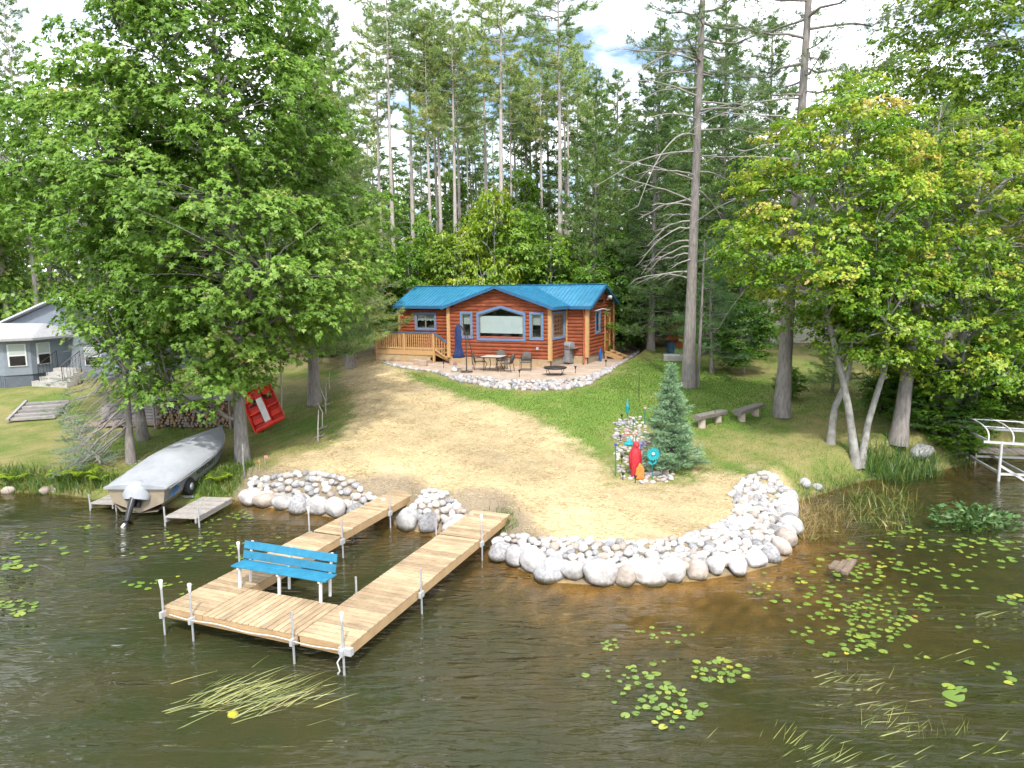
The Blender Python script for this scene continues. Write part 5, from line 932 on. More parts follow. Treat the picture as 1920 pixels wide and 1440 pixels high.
MB().prism([(.15, .44), (.75, .60), (.55, .68), (.25, .56)], .935, .955, lambda a, b, d: (a, -d, b)).build('stripe', 'stripe_blue', hl)
fc = bpy.data.curves.new('lettering', 'FONT'); fc.body = 'ALUMACRAFT'; fc.size = .2; fc.extrude = .004; fc.space_character = 1.05; fo = bpy.data.objects.new('lettering', fc); COL.objects.link(fo)
bpy.context.view_layer.update(); lme = bpy.data.meshes.new_from_object(fo.evaluated_get(bpy.context.evaluated_depsgraph_get())); bpy.data.objects.remove(fo); lme.materials.clear(); lme.materials.append(MATS['black_metal'])
lo = link(bpy.data.objects.new('lettering', lme), hl); lo.location = (BLN*.30, -beam(.4)*.985-.02, gun(.4)*.66); lo.rotation_euler = (R(86), 0, 0)
# outboard motor
mo = thing('outboard_motor', boat.matrix_basis @ Vector((-.16, 0, .55)), 'tilted-up black outboard motor with a grey cloth hood at the boat stern', 'motor', rot=(0, R(28), hd))
hs = []
for z, r1, r2 in ((-.05, .30, .36), (.10, .36, .40), (.30, .38, .36), (.46, .30, .28), (.54, .14, .14)): hs.append([(r1*math.cos(a)*.9+.12, r2*math.sin(a)*(1+.07*math.sin(3*a+z*9)), z) for a in np.linspace(0, 2*math.pi, 17)])
m = MB(); loft(m, hs); m.build('hood', 'canvas', mo); MB().tube([(-.05, 0, .05), (-.12, 0, -.35), (-.16, 0, -.80), (-.17, 0, -.98)], [.11, .09, .065, .05], 10).build('leg', 'motor_black', mo); MB().tube([(.10, 0, -.92), (-.10, 0, -.94), (-.34, 0, -.95)], [.03, .07, .05], 8).build('gearcase', 'motor_black', mo)
MB().box((-.12, 0, -.72), (.34, .22, .025)).build('plate', 'motor_black', mo)
for k in range(3): a = k*2.094; MB().box((-.37, .09*math.cos(a), -.95+.09*math.sin(a)), (.02, .13, .07), rot=Matrix.Rotation(a, 3, 'X') @ Matrix.Rotation(.5, 3, 'Y')).build('propeller_blade', 'alu', mo)
MB().box((.12, 0, -.12), (.12, .30, .28)).build('clamp', 'motor_black', mo)
# trailer under the boat
tl = thing('boat_trailer', boat.matrix_basis @ Vector((1.5, 0, 0)) - Vector((0, 0, .02)), 'low grey boat trailer half hidden below the covered boat', 'trailer', hd); tz = hz(tl.location.x, tl.location.y)-tl.location.z
for sg in (-1, 1):
    wz = tz+.28; wh = MB().lathe([(0, -.09), (.14, -.09), (.24, -.10), (.29, -.05), (.29, .05), (.24, .10), (.14, .09), (0, .09)], (0, 0, 0), 18).build('tyre', 'rubber', tl); wh.location = (-.15, sg*.88, wz-.06); wh.rotation_euler = (R(90), 0, 0)
    rm = MB().lathe([(0, -.105), (.12, -.10), (.12, .10), (0, .105)], (0, 0, 0), 12).build('rim', 'galv', wh)
    MB().bar((-1.2, sg*.55, .10), (3.2, sg*.35, .35), .07, .08).build('beam', 'galv', tl)
MB().bar((-.15, -1.0, .0), (-.15, 1.0, .0), .06, .06).build('axle', 'galv', tl)
# little grey docks beside the boat
def mini_dock(c0, c1, wdt, z, label, n):
    a, b = at(*c0, z), at(*c1, z); d = b-a; ln = math.hypot(d.x, d.y); an = math.atan2(d.y, d.x); t = thing('small_dock', (a.x, a.y, 0), label, 'dock', an); me = MB().box((0, 0, 0), (ln/n-.02, wdt, .035)).mesh('plank', 'grey_wood')
    for i in range(n): o = link(bpy.data.objects.new('plank', me), t); o.location = ((i+.5)*ln/n, 0, z-.018); o.rotation_euler = (rng.normal()*.01, rng.normal()*.008, 0)
    for s in (-1, 1): MB().bar((0, s*(wdt/2-.04), z-.1), (ln, s*(wdt/2-.04), z-.1), .04, .13).build('side_board', 'grey_wood', t)
    for s in (-1, 1):
        q = Matrix.Rotation(an, 3, 'Z') @ Vector((.06, s*(wdt/2+.03), 0)); MB().tube([(.06, s*(wdt/2+.03), hz(a.x+q.x, a.y+q.y)-.05), (.06, s*(wdt/2+.03), z+.28)], .024, 8).build('post', 'galv', t)
    return t
mini_dock((338, 970), (408, 932), 1.0, .30, 'weathered grey plank dock on the right side of the covered boat', 13); mini_dock((190, 944), (232, 925), .8, .26, 'stub of grey dock on the left side of the boat motor', 8)
# red pedal boat leaning on its side
pb0 = ground(494, 806); pc = atD(492, 764, pb0.y-.1)
pb = thing('pedal_boat', (pc.x, pc.y, pc.z), 'bright red pedal boat with white middle panel leaning on edge behind the oak trunk', 'pedal boat', rot=(R(68), R(-27), R(4)))
PWD, PLN = 1.36, 1.72
def rr(w, h, r=.14, k=4): return [(sx*(w/2-r)+r*math.cos(a), sy*(h/2-r)+r*math.sin(a)) for sx, sy, a0 in ((1, 1, 0), (-1, 1, 90), (-1, -1, 180), (1, -1, 270)) for a in [R(a0+90*i/k) for i in range(k+1)]]
secs = []
for z, e in ((-.34, -.30), (-.28, -.12), (-.06, -.02), (.0, .03), (.03, .03), (.035, -.02), (.0, -.06)): q = rr(PWD+e, PLN+e); secs.append([(x, y, z) for x, y in q+[q[0]]])
m = MB(); loft(m, secs, True, False); m.build('hull', 'red_plastic', pb)
m = MB(); q = rr(PWD-.12, PLN-.12); m.add([(x, y, -.16) for x, y in q], [tuple(range(len(q)))]); m.build('floor', 'red_dark', pb)
for (x, y, w_, h_, zt) in [(0, 0.0, .30, PLN-.1, .0), (.40, .62, .44, .30, -.04), (-.40, .62, .44, .30, -.04), (.40, -.05, .46, .10, -.02), (-.40, -.05, .46, .10, -.02), (.40, -.40, .44, .24, -.07), (-.40, -.40, .44, .24, -.07), (0, .76, PWD-.14, .10, .02), (0, -.76, PWD-.14, .12, .02)]:
    MB().box((x, y, (zt-.16)/2), (w_, h_, zt+.16)).build('moulding', 'red_plastic', pb, .03)
MB().box((0, -.10, .025), (.26, 1.05, .05)).build('centre_panel', 'white_plastic', pb, .015)
for sx in (-1, 1): MB().box((sx*.38, .30, -.08), (.22, .05, .08)).build('pedal', 'black_metal', pb); MB().lathe([(.05, -.16), (.05, -.05), (.09, -.04), (.0, -.02)], (sx*.2, .42, 0), 10).build('cup', 'black_metal', pb)
# poles next to it
for px, py, py2, lb in [(528, 786, 640, 'thin pale pole standing at the right corner of the pedal boat'), (503, 745, 690, 'short thin pole behind the pedal boat')]:
    g_ = ground(px, py); t_ = atD(px-4, py2, g_.y); o = MB().tube([g_-Vector((0, 0, .1)), (g_+t_)/2+Vector((.03, 0, 0)), t_], [.035, .032, .03], 8).build('wooden_pole', 'grey_wood'); tag(o, lb, 'pole')
g_ = ground(461, 903); o = MB().tube([g_-Vector((0, 0, .1)), g_+Vector((-.05, 0, .6)), g_+Vector((-.02, 0, 1.25))], [.03, .028, .022], 8).build('driftwood_stake', 'bark_grey'); tag(o, 'thin grey stake at the foot of the oak above the white boulders', 'stake')
# woodpile with a sheet roof
w0, w1 = ground(300, 800), ground(440, 800); wd_ = thing('woodpile', (w0+w1)/2, 'stacked firewood under a low grey sheet roof behind the oak', 'woodpile', math.atan2(w1.y-w0.y, w1.x-w0.x)); WLN = (w1-w0).length; wr_ = np.random.default_rng(3)
m, m2 = MB(), MB()
for r_ in range(9):
    for i in range(int(WLN/.145)):
        if wr_.uniform() < .06: continue
        rad = wr_.uniform(.05, .082); x = -WLN/2+(i+.5*(r_ % 2))*.145+wr_.normal()*.02; z = .07+r_*.118+wr_.normal()*.012; (m if wr_.uniform() < .55 else m2).tube([(x, -.22+wr_.normal()*.05, z), (x, .25, z)], rad, int(wr_.integers(5, 7)), True, False)
a_ = m.build('firewood', 'firewood', wd_); a_['kind'] = 'stuff'; a_ = m2.build('weathered_firewood', 'firewood_grey', wd_); a_['kind'] = 'stuff'
MB().box((0, 0, 1.22), (WLN+.3, .95, .03), rot=Matrix.Rotation(.08, 3, 'X')).build('sheet_roof', 'timber_grey', wd_)
for sx in (-1, 1): MB().tube([(sx*WLN/2, -.35, -.05), (sx*WLN/2, -.35, 1.2)], .045, 7).build('post', 'timber_grey', wd_); MB().tube([(sx*WLN/2, .35, -.05), (sx*WLN/2, .35, 1.22)], .045, 7).build('post', 'timber_grey', wd_)
# timber wall, garden steps, iron bed-head, red and black poles
t0, t1 = ground(190, 792), ground(318, 790); tw = thing('timber_wall', (t0+t1)/2, 'low wall of grey horizontal timbers behind the ragged spruce', 'timber wall', math.atan2(t1.y-t0.y, t1.x-t0.x)); tln = (t1-t0).length
for k in range(6): MB().box((rng.normal()*.05, .06*k, .06+.125*k), (tln, .14, .115)).build('timber', 'timber_grey', tw, .012)
f0, f1 = ground(262, 768), ground(312, 770); fe = thing('iron_bedhead', (f0+f1)/2, 'dark iron bar frame standing by the timber wall', 'iron frame', math.atan2(f1.y-f0.y, f1.x-f0.x)); fln = (f1-f0).length; fe.location.z += .3
for i in range(9): x = -fln/2+i*fln/8; MB().tube([(x, 0, -.3), (x, 0, .95+.18*math.sin(i/8*math.pi))], .013, 6).build('bar', 'black_metal', fe)
MB().tube([(-fln/2+i*fln/8, 0, .95+.18*math.sin(i/8*math.pi)) for i in range(9)], .018, 6).build('top_rail', 'black_metal', fe); MB().tube([(-fln/2, 0, .05), (fln/2, 0, .05)], .016, 6).build('bottom_rail', 'black_metal', fe)
for px, py, tx, ty, mt_, lb in [(264, 790, 272, 742, 'red_paint', 'thin red pole slanting in front of the timber wall'), (293, 782, 276, 728, 'black_metal', 'thin black pole slanting across the timber wall')]:
    g_ = ground(px, py); q = atD(tx, ty, g_.y+.3); o = MB().tube([g_-Vector((0, 0, .05)), q], .028, 7).build('swing_pole', mt_); tag(o, lb, 'pole')
s0 = ground(95, 780); gs = thing('garden_steps', s0, 'flight of low timber garden steps on the neighbour lawn', 'steps', .35)
for k in range(5): MB().box((-.5+.05*k, -.6+.42*k, .05+.10*k), (1.7, .34, .12)).build('step', 'timber_grey', gs, .015)
MB().bar((-1.4, -.9, .05), (-1.2, 1.3, .55), .12, .12).build('edge_timber', 'timber_grey', gs)
pp = ground(250, 795); pm_ = MB().prism([(-1.9, -.7), (1.9, -.5), (2.0, .45), (-1.8, .5)], .0, .03).build('dirt_patch', 'dirt_red'); pm_.location = pp+Vector((0, 0, .03)); pm_['kind'] = 'structure'
# neighbour's grey house
hb = ground(20, 727); hx = at(-20, 727, hb.z); HO = Vector((hx.x, hx.y, hb.z))
nh = thing('grey_house', HO, 'grey-blue neighbour house with porch bay at the left edge', 'house', R(-14)); nh.scale = (1, 1, .86)
def wbox(x0, x1, y0, y1, z0, z1, mm, nm='wall', par=None): return MB().box(((x0+x1)/2, (y0+y1)/2, (z0+z1)/2), (x1-x0, y1-y0, z1-z0)).build(nm, mm, par or nh)
prism = lambda poly, z0, z1, nm, mm: MB().prism(poly, z0, z1).build(nm, mm, nh)
bay = [(-4.0, 0), (1.15, 0), (1.95, .85), (1.95, 4), (-4.0, 4)]
prism(bay, .75, 2.95, 'wall', 'house_grey'); prism([(-3.97, .04), (1.13, .04), (1.9, .9), (1.9, 3.9), (-3.97, 3.9)], -.4, .75, 'skirt', 'house_grey_dark')
for i in range(36):
    x = -3.9+i*.14
    if x < 1.1: MB().box((x, .025, .18), (.11, .02, 1.12)).build('skirt_board', 'house_grey_dark', nh)
MB().add([(-4.3, -.45, 2.98), (1.35, -.45, 2.98), (2.4, .65, 2.98), (2.4, 4.2, 2.98), (-4.3, 4.2, 2.98), (-4.3, 2.6, 3.75), (1.1, 2.6, 3.75), (-4.3, -.45, 2.84), (1.35, -.45, 2.84), (2.4, .65, 2.84), (2.4, 4.2, 2.84), (-4.3, 4.2, 2.84)], [(0, 1, 6, 5), (1, 2, 6), (2, 3, 6), (3, 4, 5, 6), (0, 7, 8, 1), (1, 8, 9, 2), (2, 9, 10, 3), (7, 11, 10, 9, 8), (0, 5, 4, 11, 7), (3, 10, 11, 4)]).build('porch_roof', 'shingle', nh)
wbox(-3, 6.2, 3.2, 10, -.3, 3.4, 'house_grey')
MB().prism([(3.2-.5, 3.2), (10.5, 3.2), (6.6, 5.0)], -3.2, 9.4, lambda a, b, d: (d, a, b)).build('gable_block', 'house_grey', nh) if False else MB().prism([(-3.0, 3.35), (6.3, 3.35), (1.6, 5.2)], 3.3, 9.8, lambda a, b, d: (a, d, b)).build('gable', 'house_grey', nh)
m = MB(); m.add([(1.6, 2.9, 5.32), (1.6, 10.2, 5.32), (6.9, 2.9, 3.25), (6.9, 10.2, 3.25)], [(0, 1, 3, 2)]); o = m.build('roof', 'roof_white', nh); sd = o.modifiers.new('s', 'SOLIDIFY'); sd.thickness = .10; sd.offset = 0
m = MB(); m.add([(1.6, 2.9, 5.32), (1.6, 10.2, 5.32), (-3.6, 2.9, 3.25), (-3.6, 10.2, 3.25)], [(0, 1, 3, 2)]); o = m.build('roof', 'roof_white', nh); sd = o.modifiers.new('s', 'SOLIDIFY'); sd.thickness = .10; sd.offset = 0
for k in range(11): t_ = (k+.5)/11; MB().bar((1.6+5.3*t_, 2.9, 5.39-2.07*t_), (1.6+5.3*t_, 10.2, 5.39-2.07*t_), .07, .03).build('roof_rib', 'roof_white', nh)
MB().bar((1.6, 2.86, 5.28), (6.95, 2.86, 3.17), .05, .2).build('fascia', 'house_grey_dark', nh)
def hwin(x, y, z, w_, h_, rz):
    f = MB().box((0, 0, 0), (w_, .07, h_)).build('window', 'white_paint', nh, .005); f.location = (x, y, z); f.rotation_euler.z = rz
    for dz in (-.25, .25): MB().box((0, -.03, dz*h_), (w_-.14, .03, h_*.5-.10)).build('pane', 'interior' if dz < 0 else 'curtain', f)
hwin(-.2, -.01, 1.95, 1.0, 1.35, 0); hwin(-1.6, -.01, 1.95, 1.0, 1.35, 0); hwin(1.56, .41, 1.95, .82, 1.35, R(46.7)); hwin(1.97, 1.6, 1.95, .8, 1.35, R(90)); hwin(3.6, 3.17, 1.6, 1.1, 1.2, 0)
lp_ = HO+Matrix.Rotation(R(-14), 3, 'Z') @ Vector((2.9, 1.5, 0)); es = thing('porch_steps', (lp_.x, lp_.y, hz(lp_.x, lp_.y)), 'concrete porch steps with black iron railings at the grey house', 'steps', R(-14))
for k in range(4): MB().box((.3+.0*k, -.15-.34*k+.5, .62-.19*k-.1), (1.5+.25*k, .42, .2+.38)).build('step', 'concrete', es)
for x in (-.45, 1.05):
    for yy, z in ((.45, .80), (-.75, .15)): MB().tube([(x, yy, z-.2), (x, yy, z+.95)], .02, 6).build('rail_post', 'black_metal', es)
    MB().tube([(x, .45, 1.72), (x, -.75, 1.08)], .02, 6).build('handrail', 'black_metal', es)
    for k in range(6): t_ = (k+.5)/6; MB().tube([(x, .45-1.2*t_, .86-.64*t_), (x, .45-1.2*t_, 1.70-.62*t_)], .010, 5).build('baluster', 'black_metal', es)
# covered trailer on the lawn
cg = ground(268, 706); ct = thing('covered_trailer', cg, 'small trailer under a grey tarpaulin on the lawn behind the spruce', 'trailer', -.15)
secs = [[(x, y*s, z) for y, z in ((-.62, .32), (-.66, .75), (-.5, 1.02), (0, 1.08), (.5, 1.02), (.66, .75), (.62, .32))] for x, s in ((-1.15, .9), (-1.05, 1), (.85, 1), (1.1, .8))]
m = MB(); loft(m, secs); m.build('tarpaulin', 'tarp_grey', ct)
for sg in (-1, 1): wh = MB().lathe([(0, -.08), (.26, -.08), (.28, 0), (.26, .08), (0, .08)], (0, 0, 0), 16).build('wheel', 'rubber', ct); wh.location = (.55, sg*.56, .27); wh.rotation_euler.x = R(90)
MB().bar((1.0, 0, .40), (1.9, 0, .34), .06, .06).build('drawbar', 'black_metal', ct)
for i, (px, py, lb) in enumerate([(497, 872, 'small pink survey flag in the grass by the straw edge'), (487, 880, 'short wooden survey stake with orange top above the boulders')]):
    g_ = ground(px, py); o = thing('survey_flag', g_, lb, 'flag'); MB().tube([(0, 0, -.05), (0, 0, .32)], .012 if i else .006, 6).build('stake', 'cedar' if i else 'galv', o); MB().box((.05 if not i else 0, 0, .28), (.11 if not i else .035, .008 if not i else .035, .09)).build('flag', 'flag_pink', o)
# old fence line at the driveway edge
fl = [(596, 828), (604, 800), (611, 776), (612, 752), (618, 730)]
for i, (px, py) in enumerate(fl):
    g_ = ground(px, py); o = MB().tube([g_-Vector((0, 0, .1)), g_+Vector((rng.normal()*.05, 0, .55)), g_+Vector((rng.normal()*.08, 0, rng.uniform(.8, 1.2)))], [.03, .026, .018], 6).build('fence_stake', 'grey_wood'); tag(o, 'thin grey stake on the straw edge, %s of five counting from the lake' % ordn[i], 'stake', 'old stakes along the straw edge')
for i, (px, py) in enumerate([(606, 806), (614, 762), (600, 822)]):
    g_ = ground(px, py); o = MB().tube([g_+Vector((-.16, -.12, .03)), g_+Vector((-.03, 0, .08)), g_+Vector((.05, .10, .06)), g_+Vector((.12, .22, .14))], [.035, .055, .05, .02], 7).build('driftwood', 'old_log'); tag(o, ['middle', 'farthest', 'nearest'][i]+' bleached driftwood piece lying along the straw edge', 'driftwood', 'driftwood by the straw edge')

# ------------------------------------------------------------------ right side: benches, shed, beige house, boat lift
for (a0, a1, lb) in [((1303, 792), (1354, 781), 'split-log bench on stump legs, the one nearer the spruce'), ((1378, 780), (1424, 769), 'split-log bench on stump legs, the one beside the big trunk')]:
    g0, g1 = ground(a0[0]+6, a0[1]+12), ground(a1[0]-2, a1[1]+8); c_ = (g0+g1)/2; an = math.atan2(g1.y-g0.y, g1.x-g0.x); ln = (g1-g0).length+.25; o = thing('log_bench', c_, lb, 'bench', an, 'split-log benches on the lawn')
    secs = [[(x, y*s, .36+z*s) for y, z in ((-.20, .08), (-.17, -.05), (-.06, -.11), (.08, -.10), (.18, -.03), (.20, .08), (.0, .095), (-.20, .08))] for x, s in ((-ln/2, .95), (-ln*.2, 1.03), (ln*.25, .97), (ln/2, 1.0))]; m = MB(); loft(m, secs, smooth=False); m.build('seat', 'old_log', o)
    for x in (-ln*.3, ln*.3): MB().lathe([(.15, -.06), (.14, .1), (.135, .28)], (x, 0, 0), 10).build('leg', 'cut_log', o)
sg_ = ground(1262, 652); sh = thing('orange_shed', sg_, 'small orange-red shed behind the big bare-branched trunk', 'shed', -.2); MB().box((.15, .5, .95), (.95, 1.0, 2.0)).build('wall', 'shed_orange', sh); MB().box((.15, .5, 2.02), (1.2, 1.3, .09), rot=Matrix.Rotation(.12, 3, 'X')).build('roof', 'shingle_brown', sh); MB().box((.10, -.012, 1.25), (.22, .03, .22)).build('vent', 'siding_beige', sh); MB().box((-.1, -.015, .9), (.5, .03, 1.7)).build('door', 'shed_orange', sh)
bn = ground(1258, 662); b_ = thing('trash_bin', bn, 'blue trash bin with black bag beside the orange shed', 'bin', .2); MB().lathe([(.22, 0), (.28, .62)], (0, 0, 0), 14).build('body', 'bin_blue', b_); MB().lathe([(.30, .60), (.31, .68), (.24, .74), (.1, .70)], (0, 0, 0), 14).build('bag', 'black_metal', b_)
cb_ = ground(1266, 676); o = MB().prism([(-.65, -.3), (.75, -.3), (.75, .3), (-.65, .3)], 0, .38).build('concrete_slab', 'concrete', None, .06); o.location = cb_-Vector((0, 0, .04)); o.rotation_euler.z = -.1; tag(o, 'low pale concrete slab on the lawn in front of the trash bin', 'slab')
by = 45.0; h0 = atD(1415, 560, by); bh = thing('beige_house', (h0.x, h0.y, hz(h0.x+5, by)-.2), 'beige-sided house with brown roof half hidden behind the maples', 'house', R(-6))
HW = 11.5
for k in range(26):
    MB().box((HW/2, 0, .1+k*.18), (HW, .06, .17), rot=Matrix.Rotation(.12, 3, 'X')).build('siding_board', 'siding_beige', bh)
MB().box((HW/2, 4, 2.35), (HW-.05, 7.9, 4.6)).build('wall', 'siding_beige', bh)
m = MB(); m.add([(-.5, -.7, 4.62), (HW+.5, -.7, 4.62), (HW+.5, 4, 6.0), (-.5, 4, 6.0), (-.5, 8.7, 4.62), (HW+.5, 8.7, 4.62), (-.5, -.7, 4.42), (HW+.5, -.7, 4.42)], [(0, 1, 2, 3), (3, 2, 5, 4), (0, 6, 7, 1)]); m.build('roof', 'shingle_brown', bh)
def bwin(x, z, w_, h_):
    f = MB().box((0, 0, 0), (w_, .06, h_)).build('window', 'white_paint', bh); f.location = (x, -.06, z); MB().box((0, -.03, 0), (w_-.16, .02, h_-.16)).build('pane', 'glass', f); MB().box((0, -.02, 0), (w_-.16, .01, h_-.16)).build('interior', 'interior', f)
for x, z, w_, h_ in ((3.2, 2.0, 1.6, 1.1), (6.2, 2.0, 1.2, 1.1), (1.2, 3.5, 1.1, .9), (4.6, 3.6, 1.3, 1.0), (8.6, 2.0, 1.6, 1.2), (8.4, 3.6, 1.3, 1.0)): bwin(x, z, w_, h_)
# boat lift
la = at(1872, 902, 0); bl = thing('boat_lift', (la.x, la.y, 0), 'bare aluminium boat lift with curved canopy ribs at the right edge', 'boat lift', R(-12))
LH = 1.35
def lb_(x, y): g = bl.matrix_basis @ Vector((x, y, 0)); return hz(g.x, g.y)-.05
for x, y in ((0, 0), (0, 2.6), (3.6, 0), (3.6, 2.6)): MB().tube([(x, y, lb_(x, y)), (x, y, LH)], .05, 8).build('post', 'alu', bl)
for a, b in (((-.55, 0, LH), (5.5, 0, LH-.25)), ((-.55, 2.6, LH), (5.5, 2.6, LH-.25)), ((-.4, 0, LH+.02), (-.4, 2.6, LH+.02)), ((0, 0, .55), (1.6, 0, -.45)), ((0, .0, .25), (3.6, .0, .25)), ((0, 2.6, .25), (3.6, 2.6, .25)), ((.0, 0, .28), (.0, 2.6, .28)), ((.8, 0, .28), (.8, 2.6, .28))): MB().bar(a, b, .06, .08).build('beam', 'alu', bl)
for k in range(6):
    x = -.4+k*.75; MB().tube([(x, 0, LH-.04*k)]+[(x, 1.3-1.3*math.cos(a), LH-.04*k+.10+.42*math.sin(a)**.6) for a in np.linspace(.12, math.pi-.12, 12)]+[(x, 2.6, LH-.04*k)], .024, 7).build('canopy_rib', 'white_paint', bl)
for y, z in ((.55, .42), (1.3, .53), (2.05, .42)): MB().tube([(-.4, y, LH+z), (4.2, y, LH+z-.2)], .018, 6).build('purlin', 'white_paint', bl)
da = at(1880, 868, .5); nd = thing('neighbour_dock', (da.x+.2, da.y+2.2, 0), 'low dark plank dock behind the boat lift', 'dock', R(-14))
for k in range(24): MB().box((k*.2, 0, .48), (.18, 1.1, .04)).build('plank', 'old_log', nd)
for x in (.1, 2.3, 4.5): MB().tube([(x, -.5, lb_(0, 2.6)-.3), (x, -.5, .5)], .04, 7).build('post', 'old_log', nd); MB().bar((x, -.5, .38), (x, .5, .38), .08, .14).build('beam', 'old_log', nd)

# ------------------------------------------------------------------ garden bed with ornaments
GB = [(1150, 795), (1175, 780), (1205, 782), (1215, 810), (1235, 850), (1265, 890), (1262, 905), (1200, 908), (1165, 900), (1152, 860), (1153, 820)]
gb = gpoly(GB); gc = gb.mean(0); bed_ = thing('garden_bed', (gc[0], gc[1], hz(*gc)), 'stone-covered garden bed beside the blue spruce', 'garden bed'); pts = []; tr_ = 0
while len(pts) < 230 and tr_ < 9000:
    tr_ += 1; p = rng.uniform(gb.min(0), gb.max(0)); r_ = rng.uniform(.045, .10)
    if not inside([p], gb)[0] or any((p[0]-q[0])**2+(p[1]-q[1])**2 < (.85*(r_+q[2]))**2 for q in pts): continue
    pts.append((p[0], p[1], r_))
zz = height([(q[0], q[1]) for q in pts])
for q, z in zip(pts, zz): stone(bed_, 'stone', COBG[[0, 1, 3, 4, 2, 0, 6, 7][rng.integers(8)]], (q[0], q[1], z+q[2]*.2), q[2], (1.1, 1, .6), Vector((gc[0], gc[1], hz(*gc))))
for px, py, ln_ in ((1168, 797, .55), (1160, 822, .5), (1222, 893, .5)):
    g_ = ground(px, py); MB().bar((g_.x-gc[0]-ln_/2, g_.y-gc[1], g_.z-hz(*gc)+.05), (g_.x-gc[0]+ln_/2, g_.y-gc[1]+.1, g_.z-hz(*gc)+.07), .12, .10).build('flat_stone', 'stone_grey', bed_, .02)
# red carved owl-like post figure
rg = ground(1191, 893); ow = thing('carved_figure', rg, 'red carved wooden figure standing among the garden stones', 'carving', .1); ow.scale = (.88, .88, 1)
secs = []
for z, rx, ry in ((0, .16, .15), (.25, .17, .16), (.50, .19, .18), (.72, .18, .17), (.84, .15, .15), (.90, .11, .11), (.98, .115, .12), (1.06, .10, .11), (1.10, .05, .06)): secs.append([(rx*math.cos(a)*(1+.05*math.sin(6*a+z*14)), ry*math.sin(a)*(1+.05*math.sin(5*a+z*17))-(.05 if z > .9 else 0), z) for a in np.linspace(0, 6.2832, 19)])
m = MB(); loft(m, secs); m.build('body', 'red_paint', ow)
for sx in (-1, 1):
    m = MB(); s2 = []
    for z, w_ in ((.22, .03), (.4, .06), (.62, .075), (.80, .04)): s2.append([(sx*(.17+.03*math.sin(z*4)) + w_*.4*math.cos(a), w_*1.6*math.sin(a)+.02, z) for a in np.linspace(0, 6.2832, 10)])
    loft(m, s2); m.build('wing', 'red_paint', ow)
MB().lathe([(.0, 0), (.03, .0), (.0, .07)], (0, -.17, .98), 8).build('beak', 'orange_wood', ow)
cv = thing('carved_figure', ground(1197, 896), 'small orange wooden figure at the foot of the red carving', 'carving'); MB().prism([(-.14, 0), (.14, 0), (.15, .30), (.10, .40), (-.02, .42), (-.10, .30)], -.06, .06, lambda a, b, d: (a, d-.12, b)).build('body', 'orange_wood', cv, .02); MB().lathe([(0, .26), (.055, .30), (.06, .36), (0, .41)], (.02, -.12, .08), 10).build('head', 'orange_wood', cv)
def spinner(px, py, hgt, rad, mt_, lb, petals=18, disc='white_plastic', stem='teal_dark'):
    g_ = ground(px, py); o = thing('garden_spinner', g_, lb, 'garden spinner', .15); MB().tube([(0, 0, -.05), (0, 0, hgt)], .011, 6).build('stem', stem, o)
    me = MB().prism([(-.008, .28*rad), (.008, .28*rad), (.021*rad/.19, .75*rad), (0, rad), (-.021*rad/.19, .75*rad)], -.004, .004, lambda a, b, d: (a, d, b)).mesh('petal', mt_)
    for k in range(petals): p_ = link(bpy.data.objects.new('petal', me), o); p_.location = (0, -.03, hgt); p_.rotation_euler = (.12, k*2*math.pi/petals, 0)
    c_ = MB().lathe([(.0, -.02), (rad*.30, -.01), (rad*.30, .01), (0, .02)], (0, 0, 0), 14).build('ring', mt_, o); c_.location = (0, -.035, hgt); c_.rotation_euler.x = R(90); c2 = MB().lathe([(0, -.03), (rad*.2, -.02), (rad*.2, .02), (0, .035)], (0, 0, 0), 12).build('centre', disc, o); c2.location = (0, -.05, hgt); c2.rotation_euler.x = R(90); return o
o = spinner(1223, 899, .80, .23, 'teal', 'turquoise sunflower spinner in front of the blue spruce')
for sx in (-1, 1): MB().prism([(0, 0), (sx*.10, .04), (sx*.16, .14), (sx*.05, .10)], -.004, .004, lambda a, b, d: (a, d, .45+b)).build('leaf', 'teal', o)
spinner(1201, 868, .62, .15, 'lilac', 'lilac flower spinner behind the red carving', 16, 'lilac'); spinner(1175, 836, .55, .09, 'pink', 'pink flower spinner at the back of the garden bed', 10, 'white_plastic', 'galv')
g_ = ground(1180, 862); o = thing('hanging_feeder', g_, 'flat turquoise dish feeder on a thin red hook behind the red carving', 'bird feeder'); MB().tube([(.12, 0, 0), (.12, 0, .78), (.0, 0, .84), (-.22, 0, .82)], .01, 6).build('hook', 'red_paint', o); MB().lathe([(0, .46), (.14, .47), (.20, .53), (.18, .56), (.06, .60), (.01, .80)], (0, 0, 0), 16).build('dish', 'teal', o)
g_ = ground(1176, 800); o = thing('rain_gauge', g_, 'tall turquoise glass ornament on a stake at the back of the garden', 'garden ornament'); MB().tube([(0, 0, 0), (0, 0, .5)], .012, 6).build('stake', 'teal_dark', o); MB().lathe([(.03, .48), (.06, .52), (.05, .72), (.07, .76), (.035, .80), (.02, .95), (.035, 1.02), (0, 1.04)], (0, 0, 0), 10).build('glass', 'teal', o)
for px, py, hgt, mt_, lb in [(1154, 893, .95, 'stripe_blue', 'thin teal garden stake with blue knob at the left of the red carving'), (1192, 846, .55, 'pink', 'small pink garden pick in the middle of the bed'), (1187, 808, .42, 'white_plastic', 'white garden pick with round top at the back of the bed'), (1209, 795, .55, 'pink', 'pink and white windmill pick behind the spruce')]:
    g_ = ground(px, py); o = thing('garden_stake', g_, lb, 'garden stake'); MB().tube([(0, 0, -.04), (0, 0, hgt)], .016, 6).build('stem', 'teal_dark', o); MB().lathe([(0, hgt-.02), (.05, hgt+.01), (.05, hgt+.06), (0, hgt+.09)], (0, 0, 0), 10).build('knob', mt_, o)
